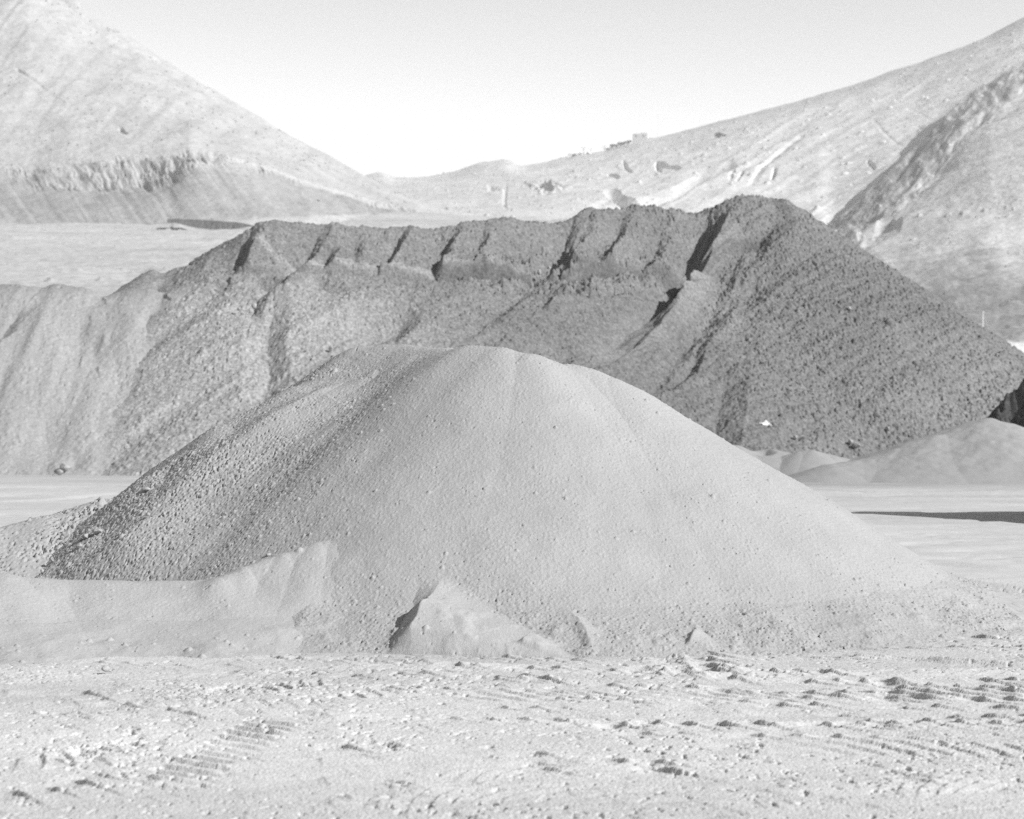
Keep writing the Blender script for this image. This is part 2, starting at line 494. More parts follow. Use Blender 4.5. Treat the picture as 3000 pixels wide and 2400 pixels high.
# runs drawn downhill; when walking downhill toward the camera the picture-left is on the RIGHT hand
dark_gullies = [  # (points (u,v,depth)), width picture-right (steep), width picture-left
    ([(2140, 582, .05), (2100, 625, .55), (2040, 700, .95), (1985, 770, 1.0), (1940, 830, .85), (1890, 880, .5), (1840, 925, .3), (1790, 975, .3), (1750, 1015, .1)], .5, 1.6),
    ([(2010, 800, .15), (1950, 880, .3), (1890, 940, .3), (1830, 1000, .3), (1775, 1050, .15)], .28, .9),
    ([(2275, 605, .05), (2250, 700, .2), (2215, 800, .16), (2190, 850, .2), (2150, 1000, .14), (2140, 1050, .12), (2120, 1110, .24), (2105, 1180, .3), (2090, 1270, .34)], .8, 1.3),
    ([(2200, 690, .05), (2130, 800, .2), (2050, 930, .25), (1960, 1040, .2), (1900, 1110, .1)], .3, .9),
    ([(2170, 800, .05), (2100, 920, .2), (2020, 1050, .25), (1960, 1130, .1)], .3, .8),
    ([(2090, 640, .1), (2030, 730, .35), (1960, 800, .3), (1900, 850, .1)], .25, .6),
    ([(2100, 1040, .1), (2000, 1070, .2), (1930, 1110, .35), (1870, 1150, .3)], .4, .7),
    ([(1690, 628, .1), (1660, 655, .45), (1610, 715, .55), (1585, 745, .7), (1565, 800, .9), (1560, 818, .4)], .38, 1.3),
    ([(1725, 640, .1), (1690, 680, .4), (1660, 720, .45), (1640, 760, .5), (1625, 800, .2)], .3, .9),
    ([(1835, 612, .1), (1805, 660, .4), (1765, 725, .4), (1755, 745, .2)], .3, 1.0),
    ([(1955, 610, .1), (1925, 660, .35), (1880, 730, .5), (1860, 770, .3)], .35, 1.2),
    ([(1335, 653, .1), (1310, 690, .4), (1275, 740, .45), (1270, 775, .5), (1275, 800, .2)], .3, 1.4),
    ([(1187, 650, .1), (1165, 685, .35), (1130, 730, .4), (1120, 750, .2)], .28, 1.5),
    ([(945, 650, .1), (915, 690, .3), (880, 735, .45), (860, 775, .4), (850, 800, .1)], .35, 1.1),
    ([(975, 690, .05), (960, 720, .3), (945, 765, .25)], .3, .6),
    ([(735, 665, .1), (710, 710, .4), (695, 755, .5), (690, 770, .2)], .3, .9),
    ([(1420, 660, .05), (1405, 690, .25), (1395, 730, .1)], .25, .9),
    ([(1050, 660, .05), (1040, 700, .2), (1035, 760, .1)], .3, 1.0),
    ([(2080, 600, .1), (2060, 625, .4), (2035, 650, .4), (2010, 690, .15)], .25, .7),
    ([(2250, 650, .05), (2225, 700, .3), (2200, 760, .1)], .35, .8),
    ([(830, 815, .1), (790, 835, .35), (755, 865, .2), (740, 900, .3), (735, 930, .1)], .4, .8),
    ([(905, 805, .1), (930, 825, .3), (960, 845, .15)], .7, .4),
    ([(800, 900, .1), (785, 990, .25), (790, 1080, .25), (770, 1180, .1)], .6, .6),
    ([(1200, 880, .05), (1160, 960, .2), (1150, 1000, .1)], .5, 1.2),
    ([(1560, 822, .1), (1500, 880, .25), (1440, 940, .1)], .3, 1.2),
    ([(1640, 850, .1), (1600, 880, .3), (1580, 910, .1)], .25, .8),
    ([(1700, 1010, .05), (1650, 1040, .25), (1610, 1060, .1)], .25, .7),
]
left_gullies = [
    ([(240, 890, .05), (232, 950, .22), (235, 1020, .12)], .35, .8),
    ([(265, 940, .05), (272, 1000, .25), (285, 1060, .1)], .35, .8),
    ([(330, 860, .1), (300, 845, .25), (290, 870, .2), (300, 890, .05)], .5, .7),
    ([(500, 850, .1), (480, 840, .3), (470, 880, .2)], .6, .9),
    ([(430, 870, .1), (455, 940, .25), (462, 1030, .25), (465, 1080, .1)], .7, .5),
    ([(545, 900, .1), (530, 1000, .3), (535, 1060, .25), (540, 1130, .1)], .5, .6),
    ([(585, 880, .1), (590, 990, .2), (600, 1060, .1)], .5, .6),
    ([(80, 880, .1), (50, 910, .4), (10, 965, .45), (-40, 1010, .3)], .4, 1.6),
    ([(400, 1190, .1), (420, 1270, .25), (440, 1320, .1)], .6, .5),
    ([(210, 1310, .1), (220, 1350, .25), (235, 1370, .1)], .5, .4),
    ([(120, 1180, .05), (135, 1260, .2), (140, 1330, .1)], .6, .8),
    ([(330, 1000, .05), (340, 1060, .2), (350, 1100, .1)], .4, .6),
]


def carve(X, Y, Z, glist, base, gain=1.6):
    w = 0.10 * fbm(X * 1.6, Y * 1.6, 61, 3); w2 = 0.10 * fbm(X * 1.6, Y * 1.6, 66, 3)
    for pts, wr, wl in glist:
        path = gully_path(pts, base)
        path[:, 2] *= gain
        Z = Z - groove(X + w, Y + w2, path, wr * 1.2, wl * 1.5)      # left of walking direction = picture-right
    return Z


def rubble(x, y, amt, seed):
    g = stones(x, y, 0.15, 301 + seed, 0.03, 0.11, 1.0, 0.9)
    g = np.maximum(g, stones(x, y, 0.30, 311 + seed, 0.06, 0.16, 0.08 + .24 * amt, 0.85))
    g = np.maximum(g, stones(x, y, 0.9, 321 + seed, 0.10, 0.28, 0.01 + .08 * amt, 0.8))
    n = .6 * vnoise(x * 10, y * 10, 73 + seed) + .45 * vnoise(x * 21, y * 21, 74 + seed)         # gaps between blocks
    g = g - 1.2 * np.clip(n - (.68 - .26 * amt), 0, .14)
    return g


# ---- dark rubble heap
xs = axis((-16, -13, .15), (-13, 26, .034), (26, 34, .2)); ys = axis((59, 90, .042), (90, 112, .35))
X, Y = np.meshgrid(xs, ys)
Z = dark_base(X, Y)
Z = Z + 0.22 * fbm(X * .22, Y * .22, 51, 3) * sstep(0, 3, Z)
# dumped lobes along the face
ac = X * .77 - Y * .64; al = X * .64 + Y * .77          # across and along the run of the slope
Z = Z + 0.22 * fbm(ac * .8, al * .10, 52, 3) + (0.16 * np.abs(fbm(ac * 1.7, al * .12, 59, 3)) * sstep(-2, 4, X)) * sstep(.5, 3, Z)
Z = carve(X, Y, Z, dark_gullies, dark_base)
# image-plane bookkeeping of where the fines lie (material differs down the heap)
right = sstep(5.5, 10.5, X + 0.35 * (Y - 75))
tongue = groove(X, Y, gully_path([(2120, 680, 1), (2050, 770, 1), (1960, 870, 1), (1850, 980, 1), (1780, 1040, .6), (1720, 1080, 0)], dark_base), 1.0, 1.1, .6)
amt = np.clip(0.25 + 0.75 * right - 1.2 * tongue + 0.4 * fbm(X * .3, Y * .3, 53, 3), 0, 1)
mid = sstep(7.6, 6.6, Z) * (1 - right)
amt = np.clip(np.maximum(amt, .42 - .25 * sstep(-1, -7, X) + .3 * fbm(X * .4, Y * .3, 55, 3)) - 1.0 * tongue, 0, 1)
cutband = ((Z > 6.6) & (Z < 8.9)) * sstep(-2, 0.5, X) * (1 - sstep(7, 8.5, X))
Zr = Z + rubble(X, Y, np.clip(amt + .9 * cutband, 0, 1.2), 0) * (0.5 + 0.6 * np.clip(amt + cutband, 0, 1)) * (1 - 0.8 * tongue) + cutband * (.35 * np.clip(fbm(X * 1.5, Y * 1.5, 54, 3), -.5, 1) - .45 * np.abs(fbm(ac * 1.6, al * .25, 56, 3)))
tone = 0.150 - 0.008 * right - 0.022 * mid * sstep(-12, -4, X) + 0.10 * sstep(8.2, 5.8, Z) * sstep(2.5, -8.5, X) + 0.045 * tongue
tone = tone + 0.02 * fbm(X * .35, Y * .35, 57, 3)
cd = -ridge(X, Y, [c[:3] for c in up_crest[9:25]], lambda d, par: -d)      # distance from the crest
cut_shade = sstep(2.62, 2.85, cd) * sstep(3.6, 3.2, cd) * sstep(-5.5, -1.5, X) * np.clip(.75 + .8 * fbm(X * .6, Y * .6, 63, 3), 0, 1)
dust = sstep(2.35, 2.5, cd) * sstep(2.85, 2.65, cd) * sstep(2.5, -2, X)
tone = tone * (1 - .36 * cut_shade) + .05 * dust               # shade painted on the cut face, pale dust along its lip
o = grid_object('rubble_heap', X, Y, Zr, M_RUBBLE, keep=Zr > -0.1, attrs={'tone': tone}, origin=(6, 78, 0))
tag(o, 'long dark rubble heap with gullied upper tier and a pointed peak at its right', 'rubble heap')
DARK = (xs, ys, Zr)

# ---- paler heap joined to its left
xs = axis((-38, -21, .15), (-21, -7.5, .034), (-7.5, -4, .06)); ys = axis((59, 73.5, .042), (73.5, 88, .3))
X, Y = np.meshgrid(xs, ys)
Z = left_base(X, Y)
Z = Z + 0.20 * fbm(X * .25, Y * .25, 71, 3) * sstep(0, 3, Z) + 0.16 * fbm(X * .9, Y * .10, 72, 3)
Z = carve(X, Y, Z, left_gullies, left_base, .75)
amt = np.clip(0.15 + 0.35 * fbm(X * .4, Y * .25, 73, 3), 0, 1) * sstep(8, 5, Z) + .25 * sstep(6.2, 7, Z)
Zr = Z + rubble(X, Y, amt, 50) * (0.28 + 0.5 * amt)
tone = 0.265 + 0.02 * fbm(X * .5, Y * .2, 77, 3) - 0.06 * sstep(6.0, 7.0, Z) - 0.03 * sstep(-13, -10, X)
o = grid_object('rubble_heap', X, Y, Zr, M_RUBBLE_FINE, keep=Zr > -0.1, attrs={'tone': tone}, origin=(-16, 72, 0))
tag(o, 'broad grey heap with a nearly level crest and streaked face, behind the low gravel ridge', 'rubble heap')
LEFT = (xs, ys, Zr)

# ---- small sand heap before the right end of the dark one
sand_crest = [P(2870, 1230, 58.5), P(2895, 1225, 58.5), P(2925, 1232, 58.5), P(2965, 1246, 59), P(3040, 1278, 60)]
sand_crest2 = [P(2870, 1230, 58.5), P(2760, 1272, 57.8), P(2640, 1315, 57.2), P(2540, 1345, 56.6), P(2440, 1362, 56)]
xs = axis((6, 22, .04)); ys = axis((52, 66, .06))
X, Y = np.meshgrid(xs, ys)
Z = np.maximum(ridge(X, Y, sand_crest, round_cone(.36, .3)), ridge(X, Y, sand_crest2, round_cone(.33, .3)))
Z = Z + 0.05 * fbm(X * .6, Y * .6, 81, 4) + 0.03 * fbm(X * 3, Y * 3, 82, 3) * sstep(.0, .6, Z)
o = grid_object('sand_heap', X, Y, Z, M_FINE, keep=Z > -0.05, attrs={'tone': 0.27 + 0.015 * fbm(X, Y, 83, 3)}, origin=(14, 59, 0))
tag(o, 'small smooth grey sand heap, pointed, before the right foot of the dark rubble', 'sand heap')

# ---- low humps of sand along the foot of the dark heap
hump_crest = [P(1980, 1320, 62.5), P(2090, 1316, 62), P(2150, 1304, 61.6), P(2185, 1318, 61.5), P(2260, 1316, 61.5), P(2330, 1332, 61.3)]
hump_crest2 = [P(2290, 1338, 60.9), P(2345, 1324, 60.8), P(2380, 1318, 60.8), P(2430, 1330, 60.8), P(2500, 1350, 60.6)]
xs = axis((3, 12, .03)); ys = axis((57.5, 65, .04))
X, Y = np.meshgrid(xs, ys)
Z = np.maximum(ridge(X, Y, hump_crest, round_cone(.42, .15)), ridge(X, Y, hump_crest2, round_cone(.5, .12)))
Z = Z + 0.05 * fbm(X * .9, Y * .9, 85, 3)
Z = Z - groove(X, Y, np.column_stack([hit(lambda a, b: np.maximum(ridge(a, b, hump_crest, round_cone(.42, .15)), 0), [(2200, 1312), (2240, 1318), (2275, 1326)], 55, 66), [.05, .25, .05]]), .25, .5)
o = grid_object('sand_bank', X, Y, Z, M_FINE, keep=Z > -0.05, attrs={'tone': 0.26 + 0.015 * fbm(X, Y, 86, 3)}, origin=(8, 61, 0))
tag(o, 'low lumpy bank of pale sand along the foot of the dark rubble heap', 'sand bank')

# ---- cut heap at the right edge, its shade put into a black tone
cut_crest = [P(2950, 1165, 62.5), P(3040, 1095, 62.5), P(3400, 1070, 62)]
xs = axis((14.6, 24, .04)); ys = axis((56, 72, .06))
X, Y = np.meshgrid(xs, ys)
edge = ridge(X, Y, cut_crest, lambda d, par: par[0] - 1.45 * d)
Z = edge + 0.75 * fbm(X * .9, Y * .9, 91, 4) + rubble(X, Y, 1 + 0 * X, 90) * 1.2
Z = np.minimum(Z, 3.9)
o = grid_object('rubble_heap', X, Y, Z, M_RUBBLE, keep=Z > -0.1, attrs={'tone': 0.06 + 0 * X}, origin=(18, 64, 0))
tag(o, 'lumpy steep-sided heap painted black for shade behind the small sand heap', 'rubble heap')

# ---- unseen steep heap added past the right edge, shaped to shade the yard
xs = axis((9.4, 21, .06)); ys = axis((31, 43, .06))
X, Y = np.meshgrid(xs, ys)
Z = ridge(X, Y, [(11.4, 34.0, .9), (11.55, 35.4, 2.4), (11.75, 36.8, 4.2), (13.5, 36.9, 4.1), (18, 37.1, 4.0)], lambda d, par: par[0] - 3.2 * np.clip(d - .15, 0, 99))
Z = Z + 0.30 * fbm(X * .8, Y * .8, 95, 4) + 0.10 * fbm(X * 3, Y * 3, 96, 3)
o = grid_object('gravel_heap', X, Y, Z, M_FINE, keep=Z > -0.1, attrs={'tone': 0.28 + 0 * X}, origin=(14, 34, 0))  # added unseen heap, only there to shade the yard
tag(o, 'unseen steep gravel heap added right of the yard to shade a long strip', 'gravel heap', 'gravel heaps in the quarry yard')


# ================================================================== GROUND
k = np.concatenate([np.linspace(-2.4, -.42, 40)[:-1], np.linspace(-.42, -.29, 60)[:-1], np.linspace(-.29, .29, 760)[:-1], np.linspace(.29, .42, 60)[:-1], np.linspace(.42, 2.4, 40)])
yr = [0.5, 1.5, 3, 4.5, 6, 7, 7.8]
yy = 8.4
while yy < 19.5: yr.append(yy); yy += 0.0145
while yy < 125: yr.append(yy); yy *= 1.0032
yr = np.array(yr)
K, Y = np.meshgrid(k, yr)
X = K * Y
near = sstep(42, 24, Y)
Z = (0.022 * fbm(X * .45, Y * .8, 101, 3) + 0.005 * fbm(X * 1.6, Y * 2.4, 104, 3)) * (0.35 + 0.65 * near)
Z += 0.03 * fbm(X * .12, Y * .5, 107, 3) * sstep(30, 45, Y) + .022 * fbm(X * .6, Y * 1.0, 108, 5) * sstep(20, 28, Y)
Z -= .07 * np.clip(fbm(X * .9, Y * 2.0, 109, 4) - .12, 0, .5) * sstep(19, 24, Y) * sstep(60, 45, Y)
for uv, dep in [([(2500, 1590), (2700, 1612), (3100, 1600)], .05), ([(2650, 1640), (2850, 1662), (3100, 1668)], .05), ([(2750, 1690), (2900, 1720), (3100, 1735)], .06), ([(2300, 1430), (2650, 1442), (3100, 1436)], .06),
                ([(2250, 1400), (2600, 1408), (3100, 1410)], .06), ([(-100, 1470), (150, 1462), (420, 1440)], .06), ([(-100, 1430), (200, 1425), (480, 1418)], .06)]:
    p = smooth_line([G(u, v) for u, v in uv], 6)
    Z -= groove(X + .15 * fbm(X * .8, Y * .8, 112, 2), Y, np.column_stack([p, np.full(len(p), dep)]), .35, .35)
Z = Z.astype(np.float32)


def rows(h, uv, pitch, amp, ln, wd, seed, skip=0.12, slant=-0.8):
    """a row of kicked-up lug marks: steep on the left, easing off to the right"""
    rr = random.Random(seed)
    p = smooth_line([G(u, v) for u, v in uv], 6)
    d = np.concatenate([[0], np.cumsum(np.hypot(*np.diff(p, axis=0).T))])
    s = 0.0
    while s < d[-1]:
        cx = np.interp(s, d, p[:, 0]); cy = np.interp(s, d, p[:, 1])
        s += pitch * rr.uniform(.93, 1.07)
        if rr.random() < skip: continue
        a = amp * rr.uniform(.75, 1.25); l = ln * rr.uniform(.8, 1.2); w = wd * rr.uniform(.75, 1.25)
        y_sel = np.nonzero(np.abs(yr - cy) < w * 1.1 + .3)[0]
        if not len(y_sel): continue
        k_sel = np.nonzero(np.abs(k * cy - cx) < l + w * 2 + .5)[0]
        if not len(k_sel): continue
        sl = (slice(y_sel[0], y_sel[-1] + 1), slice(k_sel[0], k_sel[-1] + 1))
        xx = X[sl] - cx; yv = Y[sl] - cy
        q = xx - slant * yv + 0.005 * vnoise(X[sl] * 30, Y[sl] * 30, 7)
        lat = np.where(yv > 0, np.clip(1 - (yv / w) ** 2, 0, 1), np.clip(1 + yv / (w + .28), 0, 1) ** 1.3)
        prof = np.where(q > 0, np.clip(1 - q / (l + .26), 0, 1) ** 1.3, np.clip(1 + q / 0.012, 0, 1))
        dig = np.clip(1 - ((xx + 0.10) / 0.11) ** 2, 0, 1) * np.clip(1 - (yv / (w * 1.5)) ** 2, 0, 1)
        h[sl] += (.58 * a * prof * lat - 0.36 * a * dig).astype(np.float32)


R = rows
R(Z, [(1830, 2128), (2300, 2128), (2700, 2126), (3120, 2124)], .228, .042, .15, .11, 1)
R(Z, [(1340, 2106), (1500, 2112), (1700, 2116), (1850, 2124)], .228, .036, .14, .09, 2)
R(Z, [(2140, 2026), (2400, 2032), (2700, 2028), (3100, 2032)], .21, .045, .15, .12, 3)
R(Z, [(2290, 2042), (2600, 2046), (2900, 2052), (3100, 2054)], .21, .045, .15, .10, 4)
R(Z, [(2110, 1966), (2250, 1968), (2500, 1976)], .21, .045, .14, .12, 5)
R(Z, [(2400, 1924), (2600, 1926), (2800, 1938), (3050, 1952)], .18, .03, .15, .14, 6, .1, -1.3)
R(Z, [(2620, 2000), (2800, 1994), (3050, 1992)], .2, .048, .13, .13, 7)
R(Z, [(1130, 1940), (1280, 1946), (1430, 1958)], .17, .032, .15, .08, 8)
R(Z, [(1190, 1902), (1330, 1904), (1480, 1912)], .19, .03, .15, .08, 9)
R(Z, [(1460, 1992), (1570, 1998), (1640, 2002)], .2, .036, .15, .08, 10)
R(Z, [(1800, 2010), (1960, 2016), (2080, 2014)], .2, .036, .16, .07, 11)
R(Z, [(1480, 2072), (1620, 2074), (1800, 2082)], .22, .03, .15, .07, 12)
R(Z, [(1830, 1905), (1940, 1918), (2020, 1960), (2030, 1990)], .10, .03, .10, .06, 13)
R(Z, [(1905, 1955), (1915, 1985)], .12, .03, .10, .06, 14)
R(Z, [(2072, 1920), (2090, 1945), (2110, 1975)], .35, .05, .12, .2, 15, 0)
R(Z, [(2480, 2095), (2560, 2120), (2650, 2148)], .3, .028, .15, .07, 16)
R(Z, [(1590, 2212), (1600, 2250), (1620, 2260)], .25, .025, .13, .06, 17)
R(Z, [(1830, 2230), (1960, 2240), (1970, 2270)], .25, .04, .13, .12, 18)
R(Z, [(2290, 2310), (2450, 2330), (2700, 2350)], .25, .02, .13, .06, 19, .6)
R(Z, [(2640, 2260), (2800, 2285), (3000, 2310)], .10, .014, .12, .05, 20, .3)
R(Z, [(60, 2330), (200, 2310), (330, 2270)], .22, .04, .12, .12, 21)
R(Z, [(180, 2230), (330, 2190), (420, 2180)], .22, .035, .12, .1, 22)
R(Z, [(260, 2030), (330, 2055), (410, 2075)], .35, .035, .12, .08, 23, 0)
R(Z, [(560, 2100), (660, 2100), (700, 2090)], .2, .035, .12, .08, 24)
R(Z, [(1020, 2190), (1100, 2200), (1180, 2180)], .2, .035, .14, .08, 25)
R(Z, [(2880, 1870), (2960, 1858)], .5, .06, .2, .15, 26, 0)
R(Z, [(2700, 1862), (2780, 1850)], .45, .03, .2, .14, 27, 0)
# two columns of holes left by a loader at the toe of the heap
R(Z, [(1045, 1862), (1035, 1880), (1042, 1898), (1030, 1915)], .30, .045, .10, .10, 28, 0)
R(Z, [(1110, 1865), (1118, 1885), (1108, 1903)], .30, .045, .10, .10, 29, 0)
for i, (uv, pt, a_) in enumerate([([(1420, 1930), (1700, 1940), (1820, 1944)], .2, .026), ([(2080, 1905), (2500, 1900), (3050, 1895)], .2, .022), ([(1560, 1960), (1850, 1972), (2080, 1985)], .21, .026),
                                ([(2150, 1990), (2500, 1998), (2620, 2002)], .2, .03), ([(1640, 2046), (1900, 2052), (2250, 2056)], .22, .024), ([(2650, 2012), (2900, 2014), (3100, 2012)], .2, .034),
                                ([(1180, 1975), (1400, 1985), (1600, 1990)], .2, .022), ([(2300, 2068), (2700, 2074), (3100, 2078)], .22, .026), ([(1150, 2015), (1450, 2024), (1700, 2030)], .21, .02),
                                ([(2700, 2100), (2900, 2104), (3100, 2102)], .23, .026), ([(820, 1930), (950, 1940), (1080, 1950)], .2, .022), ([(700, 1965), (900, 1970), (1100, 1985)], .21, .02),
                                ([(300, 1945), (500, 1950), (700, 1948)], .22, .016), ([(1900, 2150), (2300, 2160), (2700, 2165)], .24, .022), ([(100, 2090), (300, 2100), (520, 2085)], .24, .018)]):
    R(Z, uv, pt, a_ * 1.5, .10, .06, 60 + i, .15, -.9)
rr = random.Random(99)
for i in range(700):      # scattered scuffs and churned crumbs
    u = rr.uniform(-200, 3200); v = 1915 + 490 * rr.random()
    L = rr.uniform(15, 90)
    R(Z, [(u, v), (u + L * .5, v + rr.uniform(-10, 10)), (u + L, v + rr.uniform(-14, 14))], rr.uniform(.08, .2), rr.choice((.004, .006, .009, .013)), rr.uniform(.04, .12), rr.uniform(.015, .035), 200 + i, .35, rr.uniform(-1.2, -.1))


def cleats(h, uv, width, pitch, amp, ang, seed):
    """crawler track: a ladder of bars across the running direction"""
    p = smooth_line([G(u, v) for u, v in uv], 8)
    best = np.full(X.shape, 1e9, np.float32); S = np.zeros(X.shape, np.float32)
    ysel = np.nonzero((yr > p[:, 1].min() - .6) & (yr < p[:, 1].max() + .6))[0]
    sl = slice(ysel[0], ysel[-1] + 1)
    xx, yv = X[sl], Y[sl]; best = np.full(xx.shape, 1e9); S = np.zeros(xx.shape); T = np.zeros(xx.shape)
    acc = 0
    for a, b in zip(p[:-1], p[1:]):
        dx, dy = b - a; Ls = math.hypot(dx, dy)
        t = np.clip(((xx - a[0]) * dx + (yv - a[1]) * dy) / (Ls * Ls), 0, 1)
        d = np.hypot(xx - a[0] - t * dx, yv - a[1] - t * dy)
        sd = ((xx - a[0]) * dy - (yv - a[1]) * dx) / Ls
        m = d < best
        S = np.where(m, acc + t * Ls, S); T = np.where(m, sd, T); best = np.minimum(best, d); acc += Ls
    m = sstep(width, width * .8, best) * sstep(0, .3, S) * sstep(acc, acc - .3, S)
    m = m * np.clip(.75 + 1.1 * fbm(xx * 1.7, yv * 1.7, seed, 3), 0, 1)
    ph = ((S + ang * T) / pitch) % 1.0
    bar = np.where(ph < .12, ph / .12, np.clip(1 - (ph - .12) / .75, 0, 1))
    h[sl] += (m * amp * (bar - .5)).astype(np.float32)


cleats(Z, [(480, 2330), (560, 2260), (680, 2190), (830, 2105)], .22, .17, .030, .55, 3)
cleats(Z, [(700, 2030), (860, 2005), (1010, 1990)], .20, .16, .026, .5, 4)
cleats(Z, [(950, 2050), (1080, 2030), (1180, 2010)], .2, .17, .022, .6, 5)
cleats(Z, [(1700, 2250), (1850, 2240), (2000, 2225)], .22, .17, .011, 1.3, 6)
cleats(Z, [(2560, 2330), (2760, 2300), (3050, 2290)], .25, .18, .010, 1.3, 7)
cleats(Z, [(1780, 1890), (1950, 1930), (2060, 1965)], .3, .16, .022, .2, 8)
cleats(Z, [(1270, 2290), (1450, 2265), (1650, 2250)], .2, .17, .009, 1.2, 9)
cleats(Z, [(1000, 1948), (1600, 1962), (2200, 1975), (3100, 1962)], .24, .21, .020, .9, 10)
cleats(Z, [(1300, 2040), (2000, 2036), (2600, 2040), (3100, 2044)], .24, .21, .020, -.9, 11)
cleats(Z, [(900, 2100), (1600, 2112), (2300, 2128), (3100, 2124)], .22, .228, .018, .9, 12)
cleats(Z, [(-100, 1965), (300, 1985), (700, 1975), (1100, 1955)], .22, .2, .014, .7, 13)
cleats(Z, [(-100, 2120), (250, 2080), (600, 2060), (1000, 2075)], .22, .2, .014, -.7, 14)
cleats(Z, [(-50, 2260), (200, 2225), (420, 2180), (640, 2160)], .24, .19, .018, .6, 15)
cleats(Z, [(1050, 2390), (1350, 2330), (1700, 2320), (2100, 2340)], .24, .19, .011, 1.3, 16)
cleats(Z, [(2050, 2215), (2400, 2190), (2750, 2190), (3100, 2205)], .24, .21, .016, -.7, 17)
cleats(Z, [(1000, 1862), (1080, 1900), (1120, 1940)], .24, .16, .03, .1, 18)
# long smooth wheel ruts
for i, (uv, dep) in enumerate([([(1000, 1935), (1600, 1975), (2200, 2000), (3100, 2010)], .02), ([(1050, 2085), (1700, 2095), (3100, 2090)], .02),
                               ([(1200, 2230), (1420, 2245), (1560, 2235)], .02), ([(1330, 2205), (1450, 2222), (1560, 2222)], .015), ([(-50, 2180), (300, 2160), (500, 2150)], .015),
                               ([(2000, 1830), (2500, 1855), (3050, 1835)], .022), ([(2400, 1815), (2700, 1822), (3050, 1800)], .02)]):
    p = smooth_line([G(u, v) for u, v in uv], 6)
    Z -= groove(X, Y, np.column_stack([p, np.full(len(p), dep * .7)]), .14, .30)
# clod patches and grains (only where the yard is near)
nsel = yr < 24
Xs, Ys = X[nsel], Y[nsel]
patch = np.clip(fbm(Xs * .8, Ys * 1.0, 111, 4) * 1.6 - .65, 0, 1)
for (u, v, ru, rv, a) in [(640, 2025, 260, 30, 1.1), (60, 1985, 140, 22, .8), (360, 2025, 90, 20, .7), (1340, 2000, 130, 16, .7), (820, 1965, 60, 18, .8), (500, 2070, 200, 20, .6), (1600, 2270, 120, 40, .7),
                          (230, 2200, 200, 60, .6), (2800, 2200, 250, 60, .5), (2550, 2150, 200, 20, .5), (2950, 2120, 120, 30, .6), (1100, 2190, 120, 30, .5)]:
    gx, gy = G(u, v); g1 = G(u + ru, v); g2 = G(u, v + rv)
    patch = np.maximum(patch, a * np.exp(-((Xs - gx) / (g1[0] - gx)) ** 2 - ((Ys - gy) / (gy - g2[1])) ** 2) * np.clip(.8 + fbm(Xs * 2.5, Ys * 2.5, 113, 3), 0, 1.2))
gz = stones(Xs, Ys, .04, 401,   .005, .012, .08 + .35 * patch, .7)
gz = np.maximum(gz, stones(Xs, Ys, .08, 411, .006, .018, .01 + .5 * patch, .7))
Z[nsel] += gz + (grit(Xs, 901) - .5) * (.006 + .008 * patch) + .012 * patch * fbm(Xs * 5, Ys * 5, 117, 3) - .55 * np.clip(.62 * vnoise(Xs * 22, Ys * 14, 903) + .45 * vnoise(Xs * 50, Ys * 34, 904) - (.60 - .35 * patch + .25 * vnoise(Xs * .9, Ys * .9, 905)), 0, .03) + .005 * fbm(Xs * 5, Ys * 9, 906, 3)
# keep the yard under the heaps low
Zg = Z
inside = (np.maximum(np.maximum(front_base(X, Y), bank_base(X, Y)), tail_base(X, Y)) > .15)
Zg = np.where(inside, np.minimum(Zg, -.03), Zg)
tone = 0.437 - .03 * np.clip(fbm(X * .35, Y * 1.0, 123, 4) * 1.6, -.4, 1) * sstep(19, 26, Y) + 0.03 * fbm(X * .3, Y * .5, 121, 4) - 0.03 * np.clip(0 + sstep(24, 40, Y), 0, 1)
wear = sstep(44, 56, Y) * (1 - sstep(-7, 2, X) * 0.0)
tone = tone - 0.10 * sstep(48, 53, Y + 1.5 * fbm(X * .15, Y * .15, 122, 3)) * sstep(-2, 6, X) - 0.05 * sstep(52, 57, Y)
spill = np.maximum(np.maximum(front_base(X, Y), bank_base(X, Y)), tail_base(X, Y))
tone = tone - .075 * sstep(-.22, .10, spill + .10 * fbm(X * 1.5, Y * 1.5, 124, 3))      # gravel rolled out over the yard
o = grid_object('ground', X, Y, Zg, M_GROUND, attrs={'tone': tone})
tag(o, 'pale trampled gravel yard with tyre marks', kind='structure')


# ================================================================== HILLS (lofts between surveyed contour lines)
def loft(name, rows_, us, counts, mat, disp, tone, origin):
    """rows_: contour lines [(u, v, Y)...] from the crest down; us: sampled bearings; counts: rows per interval"""
    V = []; D = []
    for r in rows_:
        r = np.array(r, float)
        v = np.interp(us, r[:, 0], r[:, 1]); d = np.interp(us, r[:, 0], r[:, 2])
        ker = np.ones(9) / 9
        pad = lambda a: np.convolve(np.pad(a, 4, 'edge'), ker, 'valid')
        V.append(pad(v)); D.append(pad(d))
    V = np.array(V); D = np.array(D)
    Zr = H + (1200 - V) * D / F
    ts = np.concatenate([np.linspace(i, i + 1, c, endpoint=False) for i, c in enumerate(counts)] + [[len(rows_) - 1]])
    i0 = np.minimum(ts.astype(int), len(rows_) - 2); f = (ts - i0)[:, None]
    Yg = D[i0] * (1 - f) + D[i0 + 1] * f
    Zg = Zr[i0] * (1 - f) + Zr[i0 + 1] * f
    Ug = np.broadcast_to(us[None], Yg.shape)
    Xg = (Ug - 1500) * Yg / F
    Vg = 1200 - (Zg - H) * F / Yg
    Zg = Zg + disp(Xg, Yg, Zg, Ug, Vg, ts[:, None])
    o = grid_object(name, Xg, Yg, Zg, mat, attrs={'tone': tone(Xg, Yg, Zg, Ug, Vg, ts[:, None])}, origin=origin)
    tag(o, kind='structure')
    return Xg, Yg, Zg, Ug, Vg


